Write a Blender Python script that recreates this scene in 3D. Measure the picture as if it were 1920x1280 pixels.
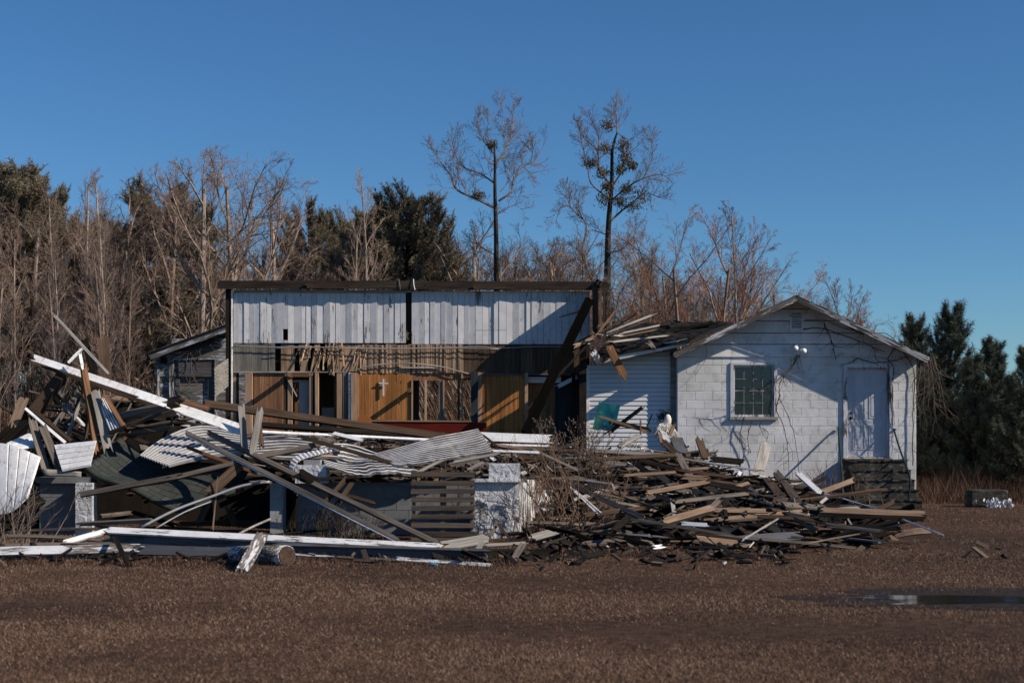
import bpy, math, random
import numpy as np
from mathutils import Vector, Matrix, noise as mnoise
R = math.radians
for o in list(bpy.data.objects): bpy.data.objects.remove(o)
S = bpy.context.scene
COL = S.collection
# ---------------------------------------------------------------- camera
F, HOR, EYE = 2667.0, 817.0, 1.6          # focal length and horizon in photograph pixels, eye height in m
cd = bpy.data.cameras.new('camera'); cam = bpy.data.objects.new('camera', cd); COL.objects.link(cam)
cam.location = (0, 0, EYE); cam.rotation_euler = (R(90), 0, 0)
cd.sensor_width = 36; cd.lens = 36 * F / 1920; cd.shift_y = (HOR - 640) / 1920
cd.clip_end = 4000; cd.clip_start = .1
cd.dof.use_dof = True; cd.dof.focus_distance = 29; cd.dof.aperture_fstop = 2.6
S.camera = cam
# ---------------------------------------------------------------- light
SUN = Vector((2.6, -1.0, 1.83)).normalized()
w = bpy.data.worlds.new('World'); S.world = w; w.use_nodes = True
wn, wl = w.node_tree.nodes, w.node_tree.links
sky = wn.new('ShaderNodeTexSky'); sky.sky_type = 'NISHITA'; sky.sun_disc = False
sky.sun_elevation = math.asin(SUN.z); sky.sun_rotation = math.atan2(SUN.x, SUN.y)
sky.air_density = 1.0; sky.dust_density = 0.15; sky.ozone_density = 3.0; sky.altitude = 300
hs = wn.new('ShaderNodeHueSaturation'); hs.inputs['Saturation'].default_value = 1.12
wl.new(sky.outputs[0], hs.inputs['Color'])
tn = wn.new('ShaderNodeMix'); tn.data_type = 'RGBA'; tn.blend_type = 'MULTIPLY'; tn.inputs[0].default_value = 1; tn.inputs[7].default_value = (.63, .92, 1.15, 1)
wl.new(hs.outputs[0], tn.inputs[6])
bg = wn['Background']; bg.inputs[1].default_value = .074
wl.new(tn.outputs[2], bg.inputs[0])
sd = bpy.data.lights.new('sun', 'SUN'); sd.energy = 5.0; sd.angle = R(.5); sd.color = (1, .89, .74)
so = bpy.data.objects.new('sun', sd); COL.objects.link(so); so.rotation_euler = SUN.to_track_quat('Z', 'Y').to_euler()
so.location = (20, -10, 30)
S.view_settings.view_transform = 'Standard'; S.view_settings.look = 'None'
S.view_settings.exposure = 0.12; S.view_settings.gamma = 1
S.cycles.max_bounces = 5; S.cycles.transparent_max_bounces = 8; S.cycles.use_adaptive_sampling = True

# ---------------------------------------------------------------- helpers
def P(px, py, Y): return Vector(((px - 960) * Y / F, Y, EYE - (py - HOR) * Y / F))
def X_(px, Y): return (px - 960) * Y / F
def Z_(py, Y): return EYE - (py - HOR) * Y / F
def tag(o, label=None, cat=None, group=None, kind=None):
    if label: o['label'] = label
    if cat: o['category'] = cat
    if group: o['group'] = group
    if kind: o['kind'] = kind
    return o
def empty(name, loc=(0, 0, 0), rz=0):
    o = bpy.data.objects.new(name, None); COL.objects.link(o); o.location = loc; o.rotation_euler = (0, 0, rz)
    o.empty_display_size = .3
    return o
class MB:
    def __init__(s): s.v = []; s.f = []; s.t = []; s.uv = None
    def add(s, vs, fs, t=0.):
        n = len(s.v); s.v += [tuple(a) for a in vs]
        for f in fs: s.f.append(tuple(i + n for i in f)); s.t.append(t)
    def box(s, c, sz, M=None, t=0.):
        c = Vector(c); vs = []
        for i in range(8):
            p = Vector(((i & 1) - .5, ((i >> 1) & 1) - .5, ((i >> 2) & 1) - .5))
            p = Vector((p.x * sz[0], p.y * sz[1], p.z * sz[2]))
            if M is not None: p = M @ p
            vs.append(c + p)
        s.add(vs, [(0, 2, 3, 1), (4, 5, 7, 6), (0, 1, 5, 4), (2, 6, 7, 3), (0, 4, 6, 2), (1, 3, 7, 5)], t)
        return s
    def ext(s, x0, x1, y0, y1, z0, z1, t=0.):
        return s.box(((x0 + x1) / 2, (y0 + y1) / 2, (z0 + z1) / 2), (abs(x1 - x0), abs(y1 - y0), abs(z1 - z0)), None, t)
    def prism(s, poly, y0, y1, t=0.):      # polygon in x,z extruded in y
        n = len(poly)
        vs = [(x, y0, z) for x, z in poly] + [(x, y1, z) for x, z in poly]
        s.add(vs, [tuple(range(n)), tuple(range(2 * n - 1, n - 1, -1))] + [(i, i + n, (i + 1) % n + n, (i + 1) % n) for i in range(n)], t)
        return s
    def tube(s, pts, rad, n=5, t=0., cap=True):
        pts = [Vector(p) for p in pts]; m = len(pts)
        if not hasattr(rad, '__len__'): rad = [rad] * m
        vs = []
        d0 = (pts[1] - pts[0]).normalized()
        ref = Vector((1, 0, 0)) if abs(d0.x) < .8 else Vector((0, 1, 0))
        for i in range(m):
            d = (pts[min(i + 1, m - 1)] - pts[max(i - 1, 0)])
            a = d.cross(ref).normalized(); b = d.cross(a).normalized()
            for k in range(n):
                an = 2 * math.pi * k / n
                vs.append(pts[i] + (a * math.cos(an) + b * math.sin(an)) * rad[i])
        fs = []
        for i in range(m - 1):
            for k in range(n):
                k2 = (k + 1) % n
                fs.append((i * n + k, (i + 1) * n + k, (i + 1) * n + k2, i * n + k2))
        if cap: fs += [tuple(range(n)), tuple(range(m * n - 1, m * n - n - 1, -1))]
        s.add(vs, fs, t); return s
    def build(s, name, mat, parent=None, smooth=False, origin=None):
        me = bpy.data.meshes.new(name)
        off = Vector(origin) if origin is not None else (wloc(parent) if parent is not None else Vector((0, 0, 0)))
        va = np.array(s.v, dtype=np.float64).reshape(-1, 3) - np.array(off)
        me.from_pydata(va.tolist(), [], s.f)
        a = me.attributes.new('tint', 'FLOAT', 'FACE'); a.data.foreach_set('value', np.array(s.t, dtype=np.float32))
        if smooth: me.polygons.foreach_set('use_smooth', [True] * len(me.polygons))
        me.materials.append(mat)
        o = bpy.data.objects.new(name, me); COL.objects.link(o)
        if parent is not None:
            o.parent = parent
            if origin is not None: o.location = Vector(origin) - wloc(parent)
        elif origin is not None: o.location = origin
        return o
def wloc(o):
    v = Vector((0, 0, 0))
    while o is not None: v += Vector(o.location); o = o.parent
    return v

# ---------------------------------------------------------------- materials
def c4(c): return (c[0], c[1], c[2], 1)
class NT:
    def __init__(s, name):
        s.m = bpy.data.materials.new(name); s.m.use_nodes = True; s.n = s.m.node_tree.nodes; s.l = s.m.node_tree.links
        s.b = s.n['Principled BSDF']; s.b.inputs['Specular IOR Level'].default_value = .12
        s.tc = s.n.new('ShaderNodeTexCoord'); s.oi = s.n.new('ShaderNodeObjectInfo')
        at = s.n.new('ShaderNodeAttribute'); at.attribute_name = 'tint'
        s.rnd = s.math('FRACT', s.math('ADD', s.oi.outputs['Random'], s.math('MULTIPLY', at.outputs['Fac'], 7.31)))
        s.at = at.outputs['Fac']
    def inp(s, sock, v):
        if hasattr(v, 'is_linked') or isinstance(v, bpy.types.NodeSocket): s.l.new(v, sock)
        else: sock.default_value = v
    def math(s, op, a, b=None):
        n = s.n.new('ShaderNodeMath'); n.operation = op; s.inp(n.inputs[0], a)
        if b is not None: s.inp(n.inputs[1], b)
        return n.outputs[0]
    def coord(s, scale, src='Object', rnd=True, rot=(0, 0, 0)):
        mp = s.n.new('ShaderNodeMapping'); mp.inputs['Scale'].default_value = scale; mp.inputs['Rotation'].default_value = rot
        if rnd:
            va = s.n.new('ShaderNodeVectorMath'); va.operation = 'ADD'; s.l.new(s.tc.outputs[src], va.inputs[0])
            cx = s.n.new('ShaderNodeCombineXYZ'); k = s.math('MULTIPLY', s.rnd, 37.)
            for i in range(3): s.l.new(k, cx.inputs[i])
            s.l.new(cx.outputs[0], va.inputs[1]); s.l.new(va.outputs[0], mp.inputs['Vector'])
        else: s.l.new(s.tc.outputs[src], mp.inputs['Vector'])
        return mp.outputs[0]
    def noise(s, co, scale=1., detail=5., rough=.6, dist=0.):
        n = s.n.new('ShaderNodeTexNoise'); s.l.new(co, n.inputs['Vector']); n.inputs['Scale'].default_value = scale
        n.inputs['Detail'].default_value = detail; n.inputs['Roughness'].default_value = rough; n.inputs['Distortion'].default_value = dist
        return n.outputs['Fac']
    def ramp(s, f, stops, mode='LINEAR'):
        n = s.n.new('ShaderNodeValToRGB'); n.color_ramp.interpolation = mode; e = n.color_ramp.elements
        while len(e) < len(stops): e.new(.5)
        for i, (p, c) in enumerate(stops):
            e[i].position = p; e[i].color = c4(c) if hasattr(c, '__len__') else (c, c, c, 1)
        s.l.new(f, n.inputs[0]); return n.outputs[0]
    def mix(s, f, a, b, mode='MIX'):
        n = s.n.new('ShaderNodeMix'); n.data_type = 'RGBA'; n.blend_type = mode
        s.inp(n.inputs[0], f); s.inp(n.inputs[6], a if not isinstance(a, tuple) else c4(a)); s.inp(n.inputs[7], b if not isinstance(b, tuple) else c4(b))
        return n.outputs[2]
    def bump(s, h, strength=.5, dist=.01, prev=None):
        n = s.n.new('ShaderNodeBump'); n.inputs['Strength'].default_value = strength; n.inputs['Distance'].default_value = dist
        s.l.new(h, n.inputs['Height'])
        if prev is not None: s.l.new(prev, n.inputs['Normal'])
        return n.outputs[0]
    def done(s, col, rough=.85, bump=None, metal=0.):
        s.inp(s.b.inputs['Base Color'], col if not isinstance(col, tuple) else c4(col))
        s.inp(s.b.inputs['Roughness'], rough); s.b.inputs['Metallic'].default_value = metal
        if bump is not None: s.l.new(bump, s.b.inputs['Normal'])
        return s.m
M = {}
def wood(key, dark, light, axis='x', peel=None, pcol=(.6, .6, .62), var=.5, pthr=.5, knots=False, bumpk=.5):
    t = NT(key)
    sc = dict(x=(1.3, 28, 28), z=(28, 28, 1.3))[axis]; s2 = dict(x=(.6, 5, 5), z=(5, 5, .6))[axis]
    g = t.noise(t.coord(sc), 1, 7, .7, .3)
    col = t.ramp(g, [(.28, dark), (.5, tuple((a + b) / 2 for a, b in zip(dark, light))), (.74, light)])
    big = t.noise(t.coord(s2), 1, 4, .6)
    col = t.mix(1., col, t.ramp(big, [(.25, .55), (.5, .9), (.8, 1.25)]), 'MULTIPLY')
    v = t.math('ADD', t.math('MULTIPLY', t.rnd, var), 1 - var / 2)
    cx = t.n.new('ShaderNodeCombineColor')
    for i in range(3): t.l.new(v, cx.inputs[i])
    col = t.mix(1., col, cx.outputs[0], 'MULTIPLY')
    if knots:
        vo = t.n.new('ShaderNodeTexVoronoi'); t.l.new(t.coord(dict(x=(2.2, 6, 6), z=(6, 6, 2.2))[axis]), vo.inputs['Vector']); vo.inputs['Scale'].default_value = 1
        col = t.mix(t.ramp(vo.outputs['Distance'], [(.05, 1.), (.12, 0.)]), col, tuple(a * .35 for a in dark))
    bh = g
    if peel is not None:
        ps = dict(x=(2.5, 22, 22), z=(22, 22, 2.5))[axis]
        pn = t.noise(t.coord(ps), 1, 9, .72, .4)
        pb = t.noise(t.coord((1.1, 1.1, 1.1)), 1, 3, .5)
        f = t.math('ADD', pn, t.math('MULTIPLY', pb, .55))
        f = t.ramp(f, [(peel, 0.), (peel + .035, 1.)])
        dirt = t.noise(t.coord((3, 3, 3)), 1, 6, .65)
        pc = t.mix(t.ramp(dirt, [(.4, 0.), (.75, .55)]), pcol, tuple(a * .55 for a in pcol))
        col = t.mix(f, col, pc)
        bh = t.math('ADD', g, t.math('MULTIPLY', f, .8))
    if key in ('rafter_shade', 'black', 'dark', 'darkv', 'beamtop'): t.b.inputs['Specular IOR Level'].default_value = .02
    M[key] = t.done(col, .85, t.bump(bh, bumpk, .006))
wood('grey', (.04, .034, .029), (.24, .20, .17))
wood('lgrey', (.12, .11, .1), (.42, .39, .36), var=.3)
wood('brown', (.022, .014, .010), (.13, .084, .058))
wood('tan', (.08, .052, .036), (.34, .235, .165), var=.5)
wood('orange', (.09, .045, .025), (.36, .19, .10), var=.4)
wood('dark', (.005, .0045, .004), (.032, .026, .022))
wood('rafter_shade', (.0008, .0008, .0008), (.0035, .0033, .003))  # near black: the fallen rafter's shade is put into its colour
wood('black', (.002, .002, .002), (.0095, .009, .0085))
wood('white', (.07, .06, .052), (.27, .24, .21), peel=.66, pcol=(.68, .68, .7), var=.15)
wood('whitep', (.05, .042, .036), (.2, .17, .15), peel=.78, pcol=(.6, .6, .63), var=.2)
wood('whitepv', (.05, .042, .036), (.2, .17, .15), 'z', peel=.70, pcol=(.58, .58, .62), var=.1)
wood('rake', (.04, .034, .03), (.20, .18, .165), peel=.82, pcol=(.5, .5, .53), var=.2)
wood('palletwood', (.03, .022, .017), (.16, .125, .10))
wood('dkpaint', (.05, .045, .04), (.14, .12, .11), peel=.72, pcol=(.10, .105, .12), var=.15)
wood('pine_panel', (.20, .075, .022), (.52, .23, .08), 'z', var=.38, knots=True)
wood('dull_panel', (.14, .068, .035), (.38, .20, .11), 'z', var=.35, knots=True)
wood('stud', (.22, .12, .07), (.62, .42, .29), 'z', var=.35)
wood('dstud', (.03, .02, .014), (.17, .108, .07), 'z', var=.4)
wood('bandv', (.07, .047, .033), (.48, .32, .215), 'z', var=.75)
wood('lathv', (.11, .07, .045), (.60, .40, .26), 'z', var=.7)
wood('greyv', (.07, .06, .05), (.30, .27, .235), 'z', var=.4)
wood('darkv', (.01, .008, .007), (.055, .042, .034), 'z', var=.5)
wood('wallplank', (.06, .054, .05), (.3, .28, .27), 'z', peel=.64, pcol=(.60, .595, .615), var=.3)
wood('shedpaint', (.06, .055, .05), (.25, .23, .21), peel=.80, pcol=(.46, .49, .56), var=.2)
wood('peelwall', (.10, .085, .07), (.34, .28, .23), 'z', peel=.80, pcol=(.8, .8, .8), var=.1, bumpk=.9)
wood('beamtop', (.018, .013, .011), (.085, .066, .055), var=.5)
wood('bluepost', (.016, .018, .022), (.05, .056, .066), 'z')

def simple(key, col, rough=.6, metal=0., nsc=6., amt=.5, bumpk=.2, src='Object', dirt=None, dthr=(.45, .7), var=0.):
    t = NT(key); n = t.noise(t.coord((nsc, nsc, nsc), src), 1, 7, .65)
    c = t.mix(t.ramp(n, [(.3, 0.), (.75, amt)]), tuple(col), dirt or tuple(a * .4 for a in col))
    if dirt: pass
    M[key] = t.done(c, rough, t.bump(n, bumpk, .01), metal); return t
t = NT('whitemetal'); n = t.noise(t.coord((5, 5, 5)), 1, 7, .65)
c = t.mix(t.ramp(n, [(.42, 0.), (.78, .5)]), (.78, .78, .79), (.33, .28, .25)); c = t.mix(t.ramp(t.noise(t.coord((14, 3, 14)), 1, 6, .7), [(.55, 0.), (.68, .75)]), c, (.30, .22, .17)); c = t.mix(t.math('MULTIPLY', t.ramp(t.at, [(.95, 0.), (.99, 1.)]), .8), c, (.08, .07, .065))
M['whitemetal'] = t.done(c, .5, t.bump(n, .15, .01))
simple('corr', (.56, .57, .6), .5, .0, 7, .75, .2, dirt=(.2, .165, .145))
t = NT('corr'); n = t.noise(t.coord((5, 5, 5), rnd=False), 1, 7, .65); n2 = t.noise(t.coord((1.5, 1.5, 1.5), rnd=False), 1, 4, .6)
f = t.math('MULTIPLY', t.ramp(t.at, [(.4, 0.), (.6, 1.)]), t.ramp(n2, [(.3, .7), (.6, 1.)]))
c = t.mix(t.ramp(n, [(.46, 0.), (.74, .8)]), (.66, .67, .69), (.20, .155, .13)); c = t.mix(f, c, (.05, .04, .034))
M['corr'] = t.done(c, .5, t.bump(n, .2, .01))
simple('steel', (.33, .33, .35), .5, .3, 8, .6)
simple('rust', (.16, .075, .04), .8, 0, 10, .6)
simple('tar', (.018, .018, .019), .9, 0, 6, .5, .5)
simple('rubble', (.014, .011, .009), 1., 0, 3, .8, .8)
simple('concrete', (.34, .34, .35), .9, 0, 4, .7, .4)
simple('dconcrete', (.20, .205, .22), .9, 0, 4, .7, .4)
simple('fluff', (.8, .76, .70), .95, 0, 12, .55, .3, dirt=(.4, .33, .27))
simple('vinyl', (.62, .63, .66), .45, 0, 1.6, .25, .05)
simple('doorpaint', (.50, .51, .56), .5, 0, 3, .22, .08)
simple('blackmetal', (.012, .012, .014), .35, .5, 6, .3)
simple('bulb', (.85, .85, .85), .25, 0, 3, .1, 0)
simple('twig', (.20, .155, .13), .9, 0, 3, .5, .2)
simple('vine', (.085, .068, .058), .9, 0, 3, .5, .2)
simple('stalk', (.20, .13, .09), .9, 0, 3, .5, .2)
simple('pewred', (.16, .02, .012), .5, 0, 4, .5, .1)
simple('pewwood', (.36, .13, .04), .4, 0, 4, .4, .1)
simple('bluecan', (.08, .3, .45), .4, 0, 4, .4, .1)
simple('greenrail', (.02, .05, .045), .5, .2, 9, .7)
simple('near_black', (.02, .018, .018), .9)  # near black for openings and lap gaps, so they read as shade
simple('hay', (.30, .22, .15), .95, 0, 9, .6, .3)

# block paint: white paint with grime
t = NT('blockpaint')
n1 = t.noise(t.coord((.8, .8, .8), rnd=False), 1, 6, .6); n2 = t.noise(t.coord((5, 5, 5), rnd=False), 1, 8, .7); n3 = t.noise(t.coord((90, 90, 90), rnd=False), 1, 3, .6)
c = t.mix(t.ramp(n1, [(.40, 0.), (.66, .7)]), (.68, .68, .70), (.38, .37, .35))
c = t.mix(t.ramp(n2, [(.52, 0.), (.70, .6)]), c, (.25, .235, .21))
c = t.mix(1., c, t.ramp(t.rnd, [(0., .93), (1., 1.04)]), 'MULTIPLY')
M['block'] = t.done(c, .8, t.bump(n3, .55, .012, t.bump(n2, .4, .01)))
# stucco, lumpy whitewash
t = NT('stucco')
n1 = t.noise(t.coord((1.5, 1.5, 1.5)), 1, 6, .6); n2 = t.noise(t.coord((9, 9, 9)), 1, 6, .55, .6)
c = t.mix(t.ramp(n1, [(.45, 0.), (.7, .6)]), (.54, .55, .58), (.26, .25, .24))
M['stucco'] = t.done(c, .85, t.bump(n2, 1., .05))
# dark concrete with moss
t = NT('mossy')
n1 = t.noise(t.coord((5, 5, 9)), 1, 8, .7)
M['mossy'] = t.done(t.ramp(n1, [(.35, (.012, .012, .011)), (.56, (.06, .057, .05)), (.72, (.22, .215, .2))]), .95, t.bump(n1, .9, .03))
# asphalt shingles
t = NT('shingle')
br = t.n.new('ShaderNodeTexBrick'); t.l.new(t.coord((1, 1, 1), 'UV', False), br.inputs['Vector'])
for k, v in (('Color1', c4((.040, .043, .041))), ('Color2', c4((.062, .065, .062))), ('Mortar', c4((.008, .008, .008)))): br.inputs[k].default_value = v
br.inputs['Scale'].default_value = 1; br.inputs['Brick Width'].default_value = .32; br.inputs['Row Height'].default_value = .13; br.inputs['Mortar Size'].default_value = .006
n2 = t.noise(t.coord((3, 3, 3)), 1, 5, .6); n3 = t.noise(t.coord((60, 60, 60)), 1, 3, .6)
c = t.mix(t.ramp(n2, [(.4, 0.), (.7, .7)]), br.outputs['Color'], (.036, .052, .042))
c = t.mix(t.ramp(n3, [(.3, .7), (.7, 1.25)]), (0, 0, 0), c)
M['shingle'] = t.done(c, .9, t.bump(br.outputs['Fac'], .8, -.02, t.bump(n3, .5, .01)))
# bark
def bark(key, a, b, spec=None):
    t = NT(key); n = t.noise(t.coord((9, 9, 2)), 1, 6, .65); n2 = t.noise(t.coord((.8, .8, .25)), 1, 3, .6)
    c = t.ramp(n, [(.3, a), (.7, b)])
    c = t.mix(1., c, t.ramp(n2, [(.3, .55), (.7, 1.2)]), 'MULTIPLY')
    c = t.mix(1., c, t.ramp(t.oi.outputs['Random'], [(0., .75), (1., 1.2)]), 'MULTIPLY')
    M[key] = t.done(c, .95, t.bump(n, .6, .03))
bark('barkpale', (.17, .125, .10), (.50, .39, .315))
bark('barkmid', (.12, .085, .065), (.38, .28, .22))
bark('barkdark', (.016, .013, .011), (.07, .055, .046))
bark('twigs', (.15, .10, .075), (.38, .275, .22))
bark('twigsred', (.28, .11, .055), (.52, .24, .13))
t = NT('needles')
M['needles'] = t.done(t.mix(1., t.ramp(t.math('FRACT', t.math('MULTIPLY', t.at, 1.)), [(0., (.07, .062, .040)), (.55, (.18, .155, .105)), (.9, (.30, .235, .16)), (1., (.42, .29, .19))]), t.ramp(t.oi.outputs['Random'], [(0., .75), (1., 1.2)]), 'MULTIPLY'), .8)
t = NT('needlesdark')
M['needlesdark'] = t.done(t.ramp(t.at, [(0., (.03, .036, .026)), (.6, (.095, .105, .075)), (1., (.24, .24, .18))]), .7)
t = NT('mistletoe')
M['mistletoe'] = t.done(t.ramp(t.at, [(0., (.05, .038, .02)), (1., (.22, .16, .08))]), .8)
# dry grass
t = NT('drygrass')
M['drygrass'] = t.done(t.ramp(t.at, [(0., (.05, .030, .018)), (.4, (.155, .091, .060)), (.8, (.25, .158, .106)), (1., (.42, .33, .24))]), .75)
t = NT('tallgrass')
M['tallgrass'] = t.done(t.ramp(t.at, [(0., (.02, .012, .009)), (.6, (.065, .033, .022)), (1., (.20, .13, .09))]), .8)
t = NT('brush')
M['brush'] = t.done(t.ramp(t.at, [(0., (.035, .022, .015)), (.5, (.12, .072, .048)), (.85, (.24, .155, .11)), (1., (.50, .40, .33))]), .9)
t = NT('chips')
M['chips'] = t.done(t.ramp(t.at, [(0., (.010, .009, .009)), (.6, (.022, .019, .017)), (.8, (.07, .052, .04)), (.93, (.18, .125, .09)), (.98, (.4, .38, .36)), (1., (.6, .6, .62))]), .85)
# ground
t = NT('soil')
n1 = t.noise(t.coord((.22, .35, .3), 'Object', False), 1, 6, .6); n2 = t.noise(t.coord((7, 7, 7), 'Object', False), 1, 8, .7); n3 = t.noise(t.coord((60, 60, 60), 'Object', False), 1, 4, .7)
c = t.ramp(n2, [(.3, (.032, .019, .012)), (.5, (.078, .045, .029)), (.72, (.125, .074, .049))])
c = t.mix(1., c, t.ramp(n1, [(.3, .6), (.5, .95), (.7, 1.2)]), 'MULTIPLY')
c = t.mix(1., c, t.ramp(n3, [(.3, .6), (.7, 1.4)]), 'MULTIPLY')
M['soil'] = t.done(c, .95, t.bump(n3, .8, .03, t.bump(n2, .8, .06)))
t = NT('water'); t.b.inputs['Specular IOR Level'].default_value = .2
n1 = t.noise(t.coord((3, 3, 3)), 1, 2, .5)
M['water'] = t.done((.014, .010, .007), .09, t.bump(n1, .12, .01))
t = NT('wetsoil'); n1 = t.noise(t.coord((6, 6, 6), 'Object', False), 1, 7, .7)
M['wetsoil'] = t.done(t.ramp(n1, [(.3, (.016, .011, .008)), (.7, (.042, .028, .019))]), .7, t.bump(n1, .8, .04))
# glass
m = bpy.data.materials.new('glass'); m.use_nodes = True; nn, ll = m.node_tree.nodes, m.node_tree.links
for x in list(nn): nn.remove(x)
o_ = nn.new('ShaderNodeOutputMaterial'); mx = nn.new('ShaderNodeMixShader'); tr = nn.new('ShaderNodeBsdfTransparent'); gl = nn.new('ShaderNodeBsdfGlossy'); fr = nn.new('ShaderNodeFresnel')
tr.inputs[0].default_value = (.68, .68, .72, 1); gl.inputs['Roughness'].default_value = .04; fr.inputs[0].default_value = 1.7
ll.new(fr.outputs[0], mx.inputs[0]); ll.new(tr.outputs[0], mx.inputs[1]); ll.new(gl.outputs[0], mx.inputs[2]); ll.new(mx.outputs[0], o_.inputs[0]); M['glass'] = m
simple('blind', (.26, .25, .26), .6, 0, 2, .3, 0)
t = NT('artpanel')
n1 = t.noise(t.coord((1.6, 2.2, 2.2), 'Object', False), 1, 3, .5, .6)
M['artpanel'] = t.done(t.ramp(n1, [(.3, (.004, .02, .05)), (.5, (.01, .09, .12)), (.62, (.02, .16, .10)), (.75, (.01, .06, .14))]), .35)

# ---------------------------------------------------------------- boards
rs = random.Random(7)
def board_mesh(L, wd, th, bow=0., jag=.03, nx=7, ny=5, rough=.0015, seed=None):
    r = random.Random(seed if seed is not None else rs.random())
    mb = MB(); vs = []
    jf = lambda: [(r.uniform(-1, 1) ** 3) * jag * (1.5 if jag < .03 else 3.2) for _ in range(ny + 1)]; ja = jf(); jb = jf()
    tw = r.uniform(-.12, .12)
    for k in (1, -1):
        for i in range(nx + 1):
            u = i / nx; x = (u - .5) * L; z0 = bow * (1 - (2 * u - 1) ** 2)
            for j in range(ny + 1):
                y = (j / ny - .5) * wd; xx = x + (ja[j] if i == 0 else jb[j] if i == nx else 0)
                a = tw * (u - .5)
                vs.append((xx, y * math.cos(a) + r.uniform(-1, 1) * rough * 2, z0 + k * th / 2 + y * math.sin(a) + r.uniform(-rough, rough)))
    N = (nx + 1) * (ny + 1); fs = []
    for i in range(nx):
        for j in range(ny):
            a = i * (ny + 1) + j; fs.append((a, a + ny + 1, a + ny + 2, a + 1)); fs.append((a + N, a + 1 + N, a + ny + 2 + N, a + ny + 1 + N))
        a = i * (ny + 1); b = a + ny + 1; fs.append((a, a + N, b + N, b)); a += ny; b += ny; fs.append((a, b, b + N, a + N))
    for j in range(ny):
        a = j; fs.append((a, a + 1, a + 1 + N, a + N)); a = nx * (ny + 1) + j; fs.append((a, a + N, a + 1 + N, a + 1))
    mb.add(vs, fs); return mb
def frame_of(a, b, roll):
    d = (b - a).normalized(); v = ((a + b) / 2 - Vector(cam.location)).normalized()
    u = d.cross(v).normalized()
    if abs(u.z) > .35 and u.z < 0 or abs(u.z) <= .35 and u.x < 0: u = -u
    n = d.cross(u)
    if n.dot(v) > 0: n = -n
    c, s = math.cos(R(roll)), math.sin(R(roll))
    n2 = n * c + u * s; u2 = u * c - n * s
    if d.cross(u2).dot(n2) < 0: d = -d
    return d, u2, n2
def board(name, a, b, wd, th, mat, label=None, cat='board', group=None, roll=25, bow=0., jag=.03, parent=None):
    a, b = Vector(a), Vector(b); L = (b - a).length
    d, u, n = frame_of(a, b, roll); mid = (a + b) / 2
    if mat in ('whitemetal', 'white', 'lgrey', 'tan', 'whitep') and parent is None:
        for rr_ in (roll, 40, 55, -25, -45):
            d, u, n = frame_of(a, b, rr_)
            if n.dot(SUN) > .42: break
    o = board_mesh(L, wd, th, bow, jag, nx=max(2, min(9, int(L * 3)))).build(name, M[mat])
    MW = Matrix(((d.x, u.x, n.x, mid.x), (d.y, u.y, n.y, mid.y), (d.z, u.z, n.z, mid.z), (0, 0, 0, 1)))
    if parent is not None:
        o.parent = parent; pl = wloc(parent); MW = Matrix.Translation(-pl) @ MW
    o.matrix_local = MW
    return tag(o, label, cat if label else None, group)
def strands(pts, n=10):     # resample polyline smoothly
    pts = [Vector(p) for p in pts]; out = []
    m = len(pts)
    for i in range(m - 1):
        p0, p1, p2, p3 = pts[max(i - 1, 0)], pts[i], pts[i + 1], pts[min(i + 2, m - 1)]
        for k in range(n):
            t = k / n
            out.append(.5 * ((2 * p1) + (p2 - p0) * t + (2 * p0 - 5 * p1 + 4 * p2 - p3) * t * t + (3 * p1 - p0 - 3 * p2 + p3) * t ** 3))
    out.append(pts[-1]); return out
def samp(pts, u):
    L = [0]
    for i in range(len(pts) - 1): L.append(L[-1] + (pts[i + 1] - pts[i]).length)
    s = u * L[-1]
    for i in range(len(pts) - 1):
        if s <= L[i + 1] + 1e-9:
            k = (s - L[i]) / max(1e-9, L[i + 1] - L[i]); return pts[i].lerp(pts[i + 1], k)
    return pts[-1].copy()
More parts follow.
